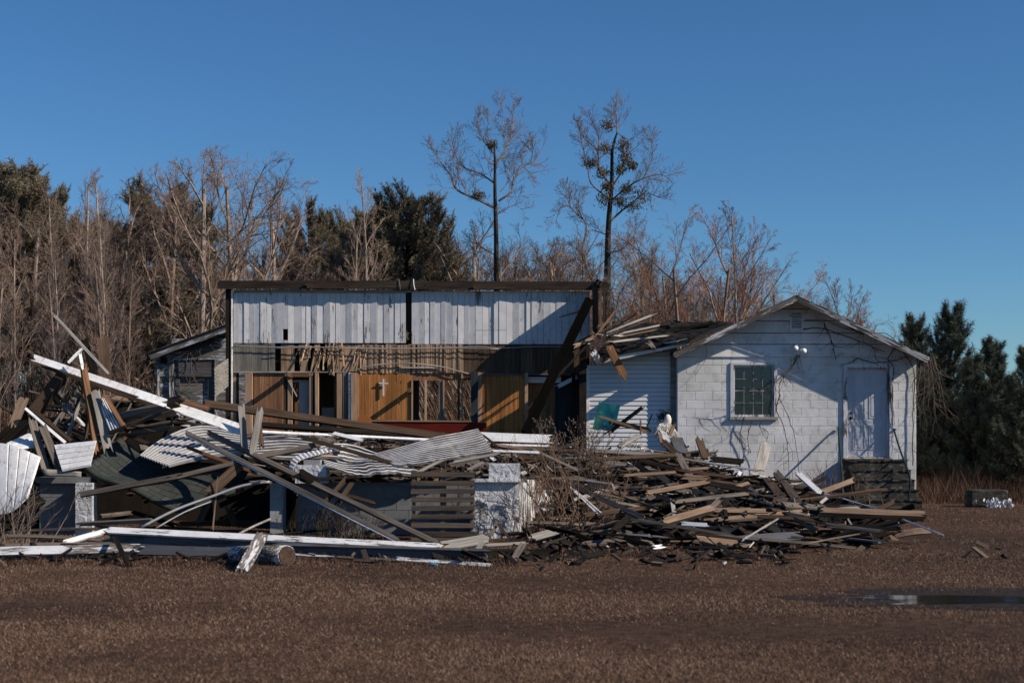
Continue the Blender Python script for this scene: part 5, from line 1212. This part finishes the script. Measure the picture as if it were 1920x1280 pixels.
shrub('bare_shrub', (X_(20, 20.8), 20.8, 0), 22, .95, .7, 'twig', 'thin bare brush at the far left before the white plank panel', 55)
shrub('dead_bush', (X_(625, 22.0), 22.2, 0), 90, .55, .85, 'vine', 'dark dry bush growing against the shaded foundation wall', 56, rad=.006)
shrub('bare_shrub', (X_(1555, 31.4), 31.2, 0), 12, 1.15, .5, 'stalk', 'thin dead weeds growing left of the steps', 57)
shrub('bare_shrub', (X_(1610, 31), 30.8, 0), 9, .8, .6, 'stalk', 'sparse dead weeds in front of the steps', 58)
# concrete block and litter at right
cb = P(1853, 950, 32); m_ = MB().ext(X_(1818, 32), X_(1888, 32), 31.9, 32.4, 0, Z_(918, 32)); o = m_.build('concrete_block', M['mossy'], None, origin=(cb.x, 32, 0)); tag(o, 'dark mossy concrete block lying in the weeds at the right', 'block')
bv = o.modifiers.new('bevel', 'BEVEL'); bv.width = .04; bv.segments = 3
r = random.Random(5); m_ = MB()
for k in range(60):
    p = P(1868 + r.gauss(0, 12), 946 + r.uniform(-10, 8), 31.6); m_.box(p, (r.uniform(.03, .12), .01, r.uniform(.03, .07)), Matrix.Rotation(r.uniform(0, 3), 3, 'Z') @ Matrix.Rotation(r.uniform(-1, 1), 3, 'Y'))
tag(m_.build('litter_bag', M['vinyl'], None, origin=P(1868, 955, 31.6)), 'crumpled blue white plastic litter before the dark concrete block', 'litter', kind='stuff')

# ================================================================ TREES
def grow(mt_, mb_t, mb_c, r, p, d, L, rad, lvl, maxl, prm):
    ns = 5 if lvl == 0 else 4 if lvl == 1 else 3; pts = [p.copy()]; dirs = [d.copy()]
    wob = prm['wob'][min(lvl, 3)]
    for k in range(ns):
        d = (d + Vector((r.gauss(0, wob), r.gauss(0, wob), r.gauss(prm['up'][min(lvl, 3)], wob * .6)))).normalized(); p = p + d * L / ns; pts.append(p.copy()); dirs.append(d.copy())
    end = prm['minr'] if lvl == maxl else max(prm['minr'], rad * .38)
    rr_ = [rad + (end - rad) * k / ns for k in range(ns + 1)]
    (mb_t if lvl <= 1 else mb_c).tube(pts, rr_, 6 if lvl == 0 else 4 if lvl == 1 else 3, r.random(), cap=False)
    if lvl >= maxl: return
    nch = prm['n'][lvl]
    for c in range(nch):
        u = prm['s0'][min(lvl, 3)] + (1 - prm['s0'][min(lvl, 3)]) * (c + r.random()) / nch
        i = min(int(u * ns), ns - 1); q = pts[i].lerp(pts[i + 1], u * ns - i); dd = dirs[i + 1]
        perp = dd.cross(Vector((r.gauss(0, 1), r.gauss(0, 1), r.gauss(0, 1)))).normalized(); an = R(prm['ang'][min(lvl, 3)] * r.uniform(.65, 1.3))
        nd = (dd * math.cos(an) + perp * math.sin(an)).normalized()
        tp = (1.15 - .75 * u) if lvl == 0 else (1.1 - .6 * u)
        grow(mt_, mb_t, mb_c, r, q, nd, L * prm['len'][lvl] * tp * r.uniform(.75, 1.25), max(prm['minr'], rr_[i] * prm['rr'][min(lvl, 3)]), lvl + 1, maxl, prm)
def bare_mesh(seed, H_, prm, barkk, twigk):
    r = random.Random(seed); a, b = MB(), MB()
    grow(None, a, b, r, Vector((0, 0, -.1)), Vector((r.gauss(0, .02), 0, 1)).normalized(), H_, prm['r0'], 0, prm['lv'], prm)
    ta = a.build('trunk', M[barkk]); tb = b.build('crown', M[twigk]); m1, m2 = ta.data, tb.data
    bpy.data.objects.remove(ta); bpy.data.objects.remove(tb); return m1, m2, H_
POLE = dict(lv=3, n=[22, 8, 7], s0=[.34, .2, .2, .2], ang=[30, 34, 42, 45], len=[.24, .42, .5], rr=[.3, .42, .5, .5], up=[.0, .10, .06, .04], wob=[.03, .10, .16, .2], minr=.0036, r0=.07)
SPREAD = dict(lv=4, n=[11, 8, 7, 6], s0=[.28, .2, .15, .1], ang=[40, 36, 40, 44], len=[.5, .5, .48, .5], rr=[.56, .48, .42, .5], up=[.0, .08, .06, .03], wob=[.05, .13, .18, .2], minr=.0036, r0=.14)
VASE = dict(lv=4, n=[9, 8, 7, 6], s0=[.12, .2, .15, .1], ang=[36, 32, 38, 42], len=[.72, .46, .45, .5], rr=[.55, .42, .42, .5], up=[.0, .05, .05, .02], wob=[.05, .11, .17, .2], minr=.0038, r0=.11)
TREES = {}
TREES['pole'] = [bare_mesh(s, 10, POLE, b, 'twigs') for s, b in ((1, 'barkpale'), (2, 'barkmid'), (3, 'barkpale'), (4, 'barkdark'), (5, 'barkmid'))]
TREES['spread'] = [bare_mesh(s, 9, SPREAD, b, 'twigs') for s, b in ((11, 'barkpale'), (12, 'barkpale'), (13, 'barkmid'))]
TREES['red'] = [bare_mesh(s, 7.5, VASE, 'barkmid', 'twigsred') for s in (21, 22)]
TREES['vase'] = [bare_mesh(s, 8, VASE, 'barkmid', 'twigs') for s in (31, 32)]
for key in TREES:      # true height of each mesh
    TREES[key] = [(a, b, max(max(v.co.z for v in a.vertices), max(v.co.z for v in b.vertices))) for a, b, _ in TREES[key]]
tr_r = random.Random(77)
def place(kind, px, top, Y, label, group=None, cat='tree', wx=1., var=None):
    vs_ = TREES[kind]; a, b, h0 = vs_[tr_r.randrange(len(vs_)) if var is None else var]; H_ = Z_(top, Y); s_ = H_ / h0
    e = empty('pine_tree' if 'pine' in kind else 'bare_tree', (X_(px, Y), Y, 0), tr_r.uniform(0, 6.28)); k = wx * (s_ ** .85)
    e.scale = (k, k, s_); tag(e, label, cat, group)
    for nm, me in (('trunk', a), ('crown', b)):
        o = bpy.data.objects.new(nm, me); COL.objects.link(o); o.parent = e
    return e
# pines
def tuft(m_, r, p, d, L, n, wn_):
    for k in range(n):
        e = (d * r.uniform(.25, 1) + Vector((r.gauss(0, .55), r.gauss(0, .55), r.gauss(0, .5)))).normalized() * L * r.uniform(.7, 1.15)
        s_ = e.cross(Vector((r.gauss(0, 1), r.gauss(0, 1), r.gauss(0, 1)))).normalized() * wn_; a = p + d * L * r.uniform(-.8, .8); b_ = len(m_.v); m_.v += [tuple(a - s_), tuple(a + s_), tuple(a + e)]; m_.f.append((b_, b_ + 1, b_ + 2)); m_.t.append(min(.98, max(0, r.gauss(.45, .22))))
def pine_mesh(seed, H_, c0, nb, blen, shape, nt, L, nneed, mat='needles', wn_=.012, r0=.16, up=.25):
    r = random.Random(seed); a, b = MB(), MB(); a.tube([Vector((0, 0, -.1)), Vector((.05, .04, H_ * .5)), Vector((0, .02, H_ * .98))], [r0, r0 * .65, .03], 7)
    for k in range(nb):
        u = c0 + (1 - c0) * (k + r.random()) / nb; z = H_ * u; l = blen * shape((u - c0) / (1 - c0)) * r.uniform(.65, 1.25); an = r.uniform(0, 6.283)
        d = Vector((math.cos(an), math.sin(an), r.uniform(-.1, .35) + up * (u - c0))).normalized(); p = Vector((0, 0, z)); q = [p.copy()]
        for s_ in range(4): d = (d + Vector((r.gauss(0, .12), r.gauss(0, .12), .08))).normalized(); p = p + d * l / 4; q.append(p.copy())
        a.tube(q, [max(.012, r0 * .28 * (1 - .22 * s_)) for s_ in range(5)], 4)
        for t_ in range(max(3, int(nt * (.4 + l / blen)))):
            v = r.uniform(.2, 1.0) ** .7; i = min(int(v * 4), 3); c_ = q[i].lerp(q[i + 1], v * 4 - i)
            sd_ = (d * .5 + Vector((r.gauss(0, .55), r.gauss(0, .55), r.uniform(.0, .9) + up * .5))).normalized(); sl_ = l * r.uniform(.10, .34)
            for w_ in range(3): tuft(b, r, c_ + sd_ * sl_ * (w_ + .6) / 3 + Vector((0, 0, .05 * w_)), sd_, L, nneed, wn_)
    ta = a.build('trunk', M['barkdark']); tb = b.build('crown', M[mat]); m1, m2 = ta.data, tb.data; bpy.data.objects.remove(ta); bpy.data.objects.remove(tb); return m1, m2, H_ + L
TREES['pine'] = [pine_mesh(s, 11, .36, 120, 2.5, lambda u: math.sqrt(max(.04, 1 - (u * 1.12 - .25) ** 2)) * .95, 17, .19, 22, wn_=.012, up=.9) for s in (1, 2, 3)]
TREES['youngpine'] = [pine_mesh(s, 5.5, .04, 120, 1.5, lambda u: 1.12 - .88 * u, 11, .15, 19, 'needlesdark', .007, .09, 1.1) for s in (5, 6)]
for key in ('pine', 'youngpine'): TREES[key] = [(a, b, max(v.co.z for v in b.vertices)) for a, b, _ in TREES[key]]
# pines by place
for (px, top, Y, wx, lb) in ((22, 284, 56, 1.05, 'tall dense pine at the far left edge of the wood'), (80, 335, 60, .8, 'dark pine just right of the tall far left pine'), (165, 385, 58, .75, 'lower pine among pale trunks in the left wood'), (305, 318, 55, 1.05, 'broad dark pine behind the pale spreading trees left of the church'), (360, 370, 58, .8, 'smaller pine hugging the right of the broad dark pine'),
    (578, 357, 58, .72, 'rounded pine over the left part of the church wall'), (640, 385, 60, .8, 'low pine left of the biggest middle pine'), (762, 340, 52, 1.12, 'biggest round crowned pine above the middle of the church wall'), (700, 372, 55, .85, 'pine merging with the left side of the biggest middle pine'), (815, 400, 57, .7, 'small pine at the right side of the biggest middle pine'), (240, 400, 60, .7, 'shaded pine behind the pale trunks left of the broad pine')):
    place('pine', px, top, Y, lb, 'pines in the wood', 'pine tree', wx)
for (px, top, Y, wx, lb) in ((1782, 556, 41, 1.3, 'tallest young pine right of the block house'), (1716, 578, 43, 1.15, 'young pine peeking over the right eave of the block house'), (1862, 622, 40, 1.15, 'young pine second from the right edge'), (1925, 640, 38, 1.15, 'young pine cut by the right edge of the picture'), (1825, 655, 39, 1.1, 'shorter young pine filling the gap right of the tallest one'), (1752, 690, 40, 1.2, 'low young pine nearest the house corner'), (1895, 700, 42, 1.2, 'low young pine behind the concrete block')):
    place('youngpine', px, top, Y, lb, 'young pines right of the house', 'pine tree', wx)
# bare trees by place
for (kind, px, top, Y, lb, v) in (('spread', 372, 252, 47, 'tallest pale spreading tree left of the church wall', 0), ('spread', 452, 275, 48, 'pale spreading tree just left of the church wall top', 1), ('spread', 300, 300, 50, 'pale leaning tree before the broad dark pine', 2), ('spread', 520, 330, 52, 'fine twigged tree over the left end of the church beam', 0),
    ('pole', 150, 312, 50, 'slender pale tree standing tallest between the left pines', 0), ('pole', 118, 330, 48, 'slender pale tree left of the tallest slender one', 2), ('pole', 185, 322, 49, 'slender pale tree right of the tallest slender one', 0), ('spread', 210, 335, 52, 'crooked dark stemmed tree in the gap left of the broad pine', 2),
    ('pole', 685, 318, 47, 'thin pale tree rising before the middle pines', 0), ('pole', 655, 400, 50, 'short pale tree left of the thin pale one', 2), ('spread', 880, 385, 52, 'fine twigged tree just left of the tall solitary trunk', 1), ('spread', 985, 440, 54, 'low twiggy tree just right of the tall solitary trunk', 0), ('vase', 600, 430, 54, 'brown bushy tree above the left middle of the church beam', 0),
    ('vase', 1035, 445, 55, 'low bushy tree midway between the two tall trees', 1), ('red', 1290, 378, 44, 'wide reddish tree behind the annex roof', 0), ('red', 1335, 400, 46, 'reddish tree just right of the wide reddish tree', 1), ('vase', 1245, 385, 48, 'brown vase shaped tree right of the mistletoe tree', 0), ('vase', 1400, 430, 50, 'brown tree behind the thin white pole tree', 1),
    ('red', 1475, 482, 46, 'low reddish tree behind the left roof slope of the block house', 0), ('red', 1530, 515, 45, 'low reddish tree over the ridge of the block house', 1), ('pole', 1387, 375, 42, 'thin white straight pole tree left of the block house ridge', 0), ('pole', 1208, 450, 45, 'thin pale sapling above the annex roof fan', 2), ('red', 1600, 570, 47, 'small reddish tree showing over the right roof slope', 0), ('vase', 1650, 590, 50, 'small bare tree low over the right roof slope', 0), ('spread', 1180, 430, 50, 'twiggy tree at the right of the mistletoe tree trunk', 2), ('vase', 1075, 420, 52, 'brown tree at the left of the mistletoe tree trunk', 1)):
    place(kind, px, top, Y, lb, 'bare trees behind the buildings', 'bare tree', var=v)
for k in range(42):
    px = -40 + 480 * (k + tr_r.random()) / 62; place('pole' if tr_r.random() < .8 else 'spread', px, tr_r.uniform(350, 520) if px > 60 else tr_r.uniform(400, 540), tr_r.uniform(42, 66), 'slender leafless tree in the dense wood left of the church', 'leafless trees of the left wood', 'bare tree')
for k in range(58):
    px = 430 + 680 * (k + tr_r.random()) / 58; place(tr_r.choice(['pole', 'spread', 'vase', 'pole']), px, tr_r.uniform(425, 505), tr_r.uniform(52, 68), 'leafless tree rising behind the church beam', 'leafless trees behind the church', 'bare tree')
for k in range(40):
    px = 1120 + 480 * (k + tr_r.random()) / 40; place(tr_r.choice(['pole', 'red', 'vase', 'vase']), px, tr_r.uniform(470, 560) + max(0, px - 1330) * .22, tr_r.uniform(46, 62), 'leafless tree behind the annex and the block house', 'leafless trees behind the house', 'bare tree')
# the two tall trees with hand laid limbs
def talltree(Y, trunk, tw, limbs, clumps, label, seed, lw=.05):
    r = random.Random(seed); X0 = X_(trunk[0][0], Y); e = tag(empty('tall_tree', (X0, Y, 0)), label, 'tree'); mt_, mc, ml = MB(), MB(), MB()
    pts = strands([P(x, y, Y) for x, y in trunk], 4); n = len(pts); mt_.tube([Vector((pts[0].x, Y, 0))] + pts, [tw * 1.1] + [tw * (1 - .86 * i / n) for i in range(n)], 8)
    prm = dict(lv=3, n=[9, 6, 4], s0=[.1, .1, .1, .1], ang=[45, 42, 45, 45], len=[1, .55, .5], rr=[.5, .5, .6, .6], up=[.02, .08, .05, .03], wob=[.06, .09, .14, .2], minr=.0036, r0=.02)
    for j, (lm, wr, den) in enumerate(limbs):
        dy = r.uniform(-1.2, 1.2); q = strands([P(x, y, Y + dy * i / len(lm)) for i, (x, y) in enumerate(lm)], 4); m = len(q); ml.tube(q, [max(.008, wr * .5 * (1 - .9 * i / m)) for i in range(m)], 5)
        tot = sum((q[i + 1] - q[i]).length for i in range(m - 1))
        for k in range(int(tot * den * 1.25)):
            u = r.uniform(.12, 1.); i = min(int(u * (m - 1)), m - 2); dd = (q[i + 1] - q[i]).normalized(); perp = dd.cross(Vector((r.gauss(0, 1), r.gauss(0, 1), r.gauss(0, 1)))).normalized(); an = R(r.uniform(20, 65)); nd = (dd * math.cos(an) + perp * math.sin(an) + Vector((0, 0, .3))).normalized()
            grow(None, mc, mc, r, q[i], nd, r.uniform(.3, 1.0) * (1.15 - .4 * u), .0075, 1, 3, prm)
    mt_.build('trunk', M['barkdark'], e); ml.build('limb', M['barkmid'], e); mc.build('crown', M['twigs'], e)
    for (x, y, s_) in clumps:
        mb_ = MB(); c_ = P(x, y, Y)
        for k in range(190):
            p = c_ + Vector((r.gauss(0, s_ * .62), r.gauss(0, s_ * .62), r.gauss(0, s_ * .5))); mb_.box(p, (.085, .022, .008), Matrix.Rotation(r.uniform(0, 6), 3, 'Z') @ Matrix.Rotation(r.uniform(-1.4, 1.4), 3, 'Y'), r.random())
        mb_.build('mistletoe', M['mistletoe'], e)
talltree(50, [(932, 817), (932, 620), (931, 520), (930, 430), (928, 360), (928, 305), (926, 267)], .135,
    [([(928, 390), (892, 372), (857, 356), (845, 329), (821, 296), (803, 264)], .11, 5), ([(857, 356), (845, 352), (830, 354)], .04, 3), ([(874, 362), (860, 326), (850, 300), (826, 280)], .04, 5), ([(929, 345), (901, 326), (866, 311), (851, 279), (846, 249)], .07, 5),
     ([(935, 377), (958, 359), (963, 338), (981, 311), (1002, 302), (1023, 267)], .09, 5), ([(980, 312), (998, 330), (1000, 350)], .03, 4), ([(995, 304), (1000, 280), (1005, 262)], .03, 5), ([(929, 308), (949, 276), (960, 246), (963, 210), (969, 187)], .07, 6), ([(946, 279), (944, 234), (940, 190)], .04, 6), ([(925, 288), (907, 264), (895, 240), (891, 204)], .05, 6),
     ([(929, 308), (917, 306), (912, 296)], .03, 4), ([(930, 345), (920, 330), (922, 318)], .03, 3), ([(938, 360), (960, 330), (975, 290), (990, 262)], .03, 5), ([(932, 300), (955, 290), (985, 285)], .03, 5), ([(905, 262), (915, 235), (914, 215)], .02, 5), ([(937, 400), (965, 385), (985, 400)], .03, 4), ([(928, 478), (900, 462), (880, 450)], .05, 5)],
    [(922, 272, .17), (898, 366, .18)], 'tall solitary bare tree with a straight dark trunk above the church beam', 5)
talltree(48, [(1137, 817), (1137, 592), (1139, 500), (1141, 420), (1147, 345), (1148, 283), (1157, 249)], .155,
    [([(1145, 414), (1168, 393), (1195, 372), (1213, 362)], .09, 3), ([(1144, 345), (1123, 317), (1120, 283), (1089, 255)], .08, 5), ([(1149, 348), (1164, 324), (1175, 293), (1193, 276)], .08, 4), ([(1140, 372), (1109, 345), (1102, 317), (1092, 270), (1082, 225)], .06, 6), ([(1157, 249), (1156, 214), (1154, 194)], .05, 8), ([(1120, 290), (1122, 255), (1112, 225)], .04, 6),
     ([(1137, 560), (1106, 517), (1092, 472), (1099, 420), (1068, 386), (1061, 340)], .10, 6), ([(1099, 420), (1085, 390), (1088, 355)], .04, 6), ([(1147, 376), (1171, 355), (1205, 335), (1240, 328), (1262, 343)], .06, 6), ([(1205, 335), (1222, 300), (1222, 262)], .03, 6), ([(1157, 249), (1180, 262), (1200, 250)], .03, 4), ([(1213, 362), (1240, 370), (1255, 362)], .03, 5), ([(1137, 475), (1160, 470), (1180, 455), (1200, 420)], .06, 5), ([(1137, 440), (1112, 432), (1098, 435)], .04, 4), ([(1068, 386), (1050, 390), (1042, 420)], .03, 6)],
    [(1140, 235, .2), (1168, 274, .24), (1172, 298, .2), (1107, 307, .18), (1136, 280, .2), (1130, 324, .2), (1185, 311, .15), (1133, 372, .25), (1175, 355, .2), (1205, 366, .3), (1185, 386, .24), (1164, 318, .17), (1162, 378, .18), (1137, 350, .15)], 'tall bare tree full of dark mistletoe clumps right of the church beam', 6)
# brush mass under and behind the trees
def thicket(name, n, x0, x1, y0, y1, hmin, hmax, label, seed, wd=.02):
    g = np.random.default_rng(seed); ys = g.uniform(y0, y1, n); xs = g.uniform(x0, x1, n) * ys; zb = g.random(n) ** 1.3 * hmax * .8; zb[: n // 5] = 0
    hgt = g.uniform(hmin * .3, hmin, n); hgt[: n // 5] *= 3.2
    return blades(name, 'brush', xs, ys, zb, hgt, wd, .55, np.clip(g.beta(2, 2.6, n) + (g.random(n) < .06) * .5, 0, 1), label)
thicket('wood_brush', 60000, -.42, -.19, 48, 70, 1.0, 4.8, 'brown leafless undergrowth of the wood left of the church', 1, .017)
thicket('wood_brush', 30000, -.2, .07, 48, 70, .9, 4.4, 'brown leafless undergrowth of the wood behind the church', 2, .017)
thicket('wood_brush', 22000, .06, .27, 46, 66, .9, 3.6, 'brown leafless undergrowth behind the block house', 3, .017)
thicket('wood_brush', 42000, -.2, .09, 44, 48, .8, 4.6, 'undergrowth close behind the church wall', 5, .022)
thicket('wood_brush', 26000, -.45, -.19, 43, 47, .8, 2.6, 'undergrowth close behind the old shed and left heap', 6, .03)
thicket('wood_brush', 26000, .24, .5, 43.5, 60, .9, 3.0, 'dark undergrowth behind the young pines', 4, .03)
print('objects', len(bpy.data.objects), 'polys', sum(len(m.polygons) for m in bpy.data.meshes))
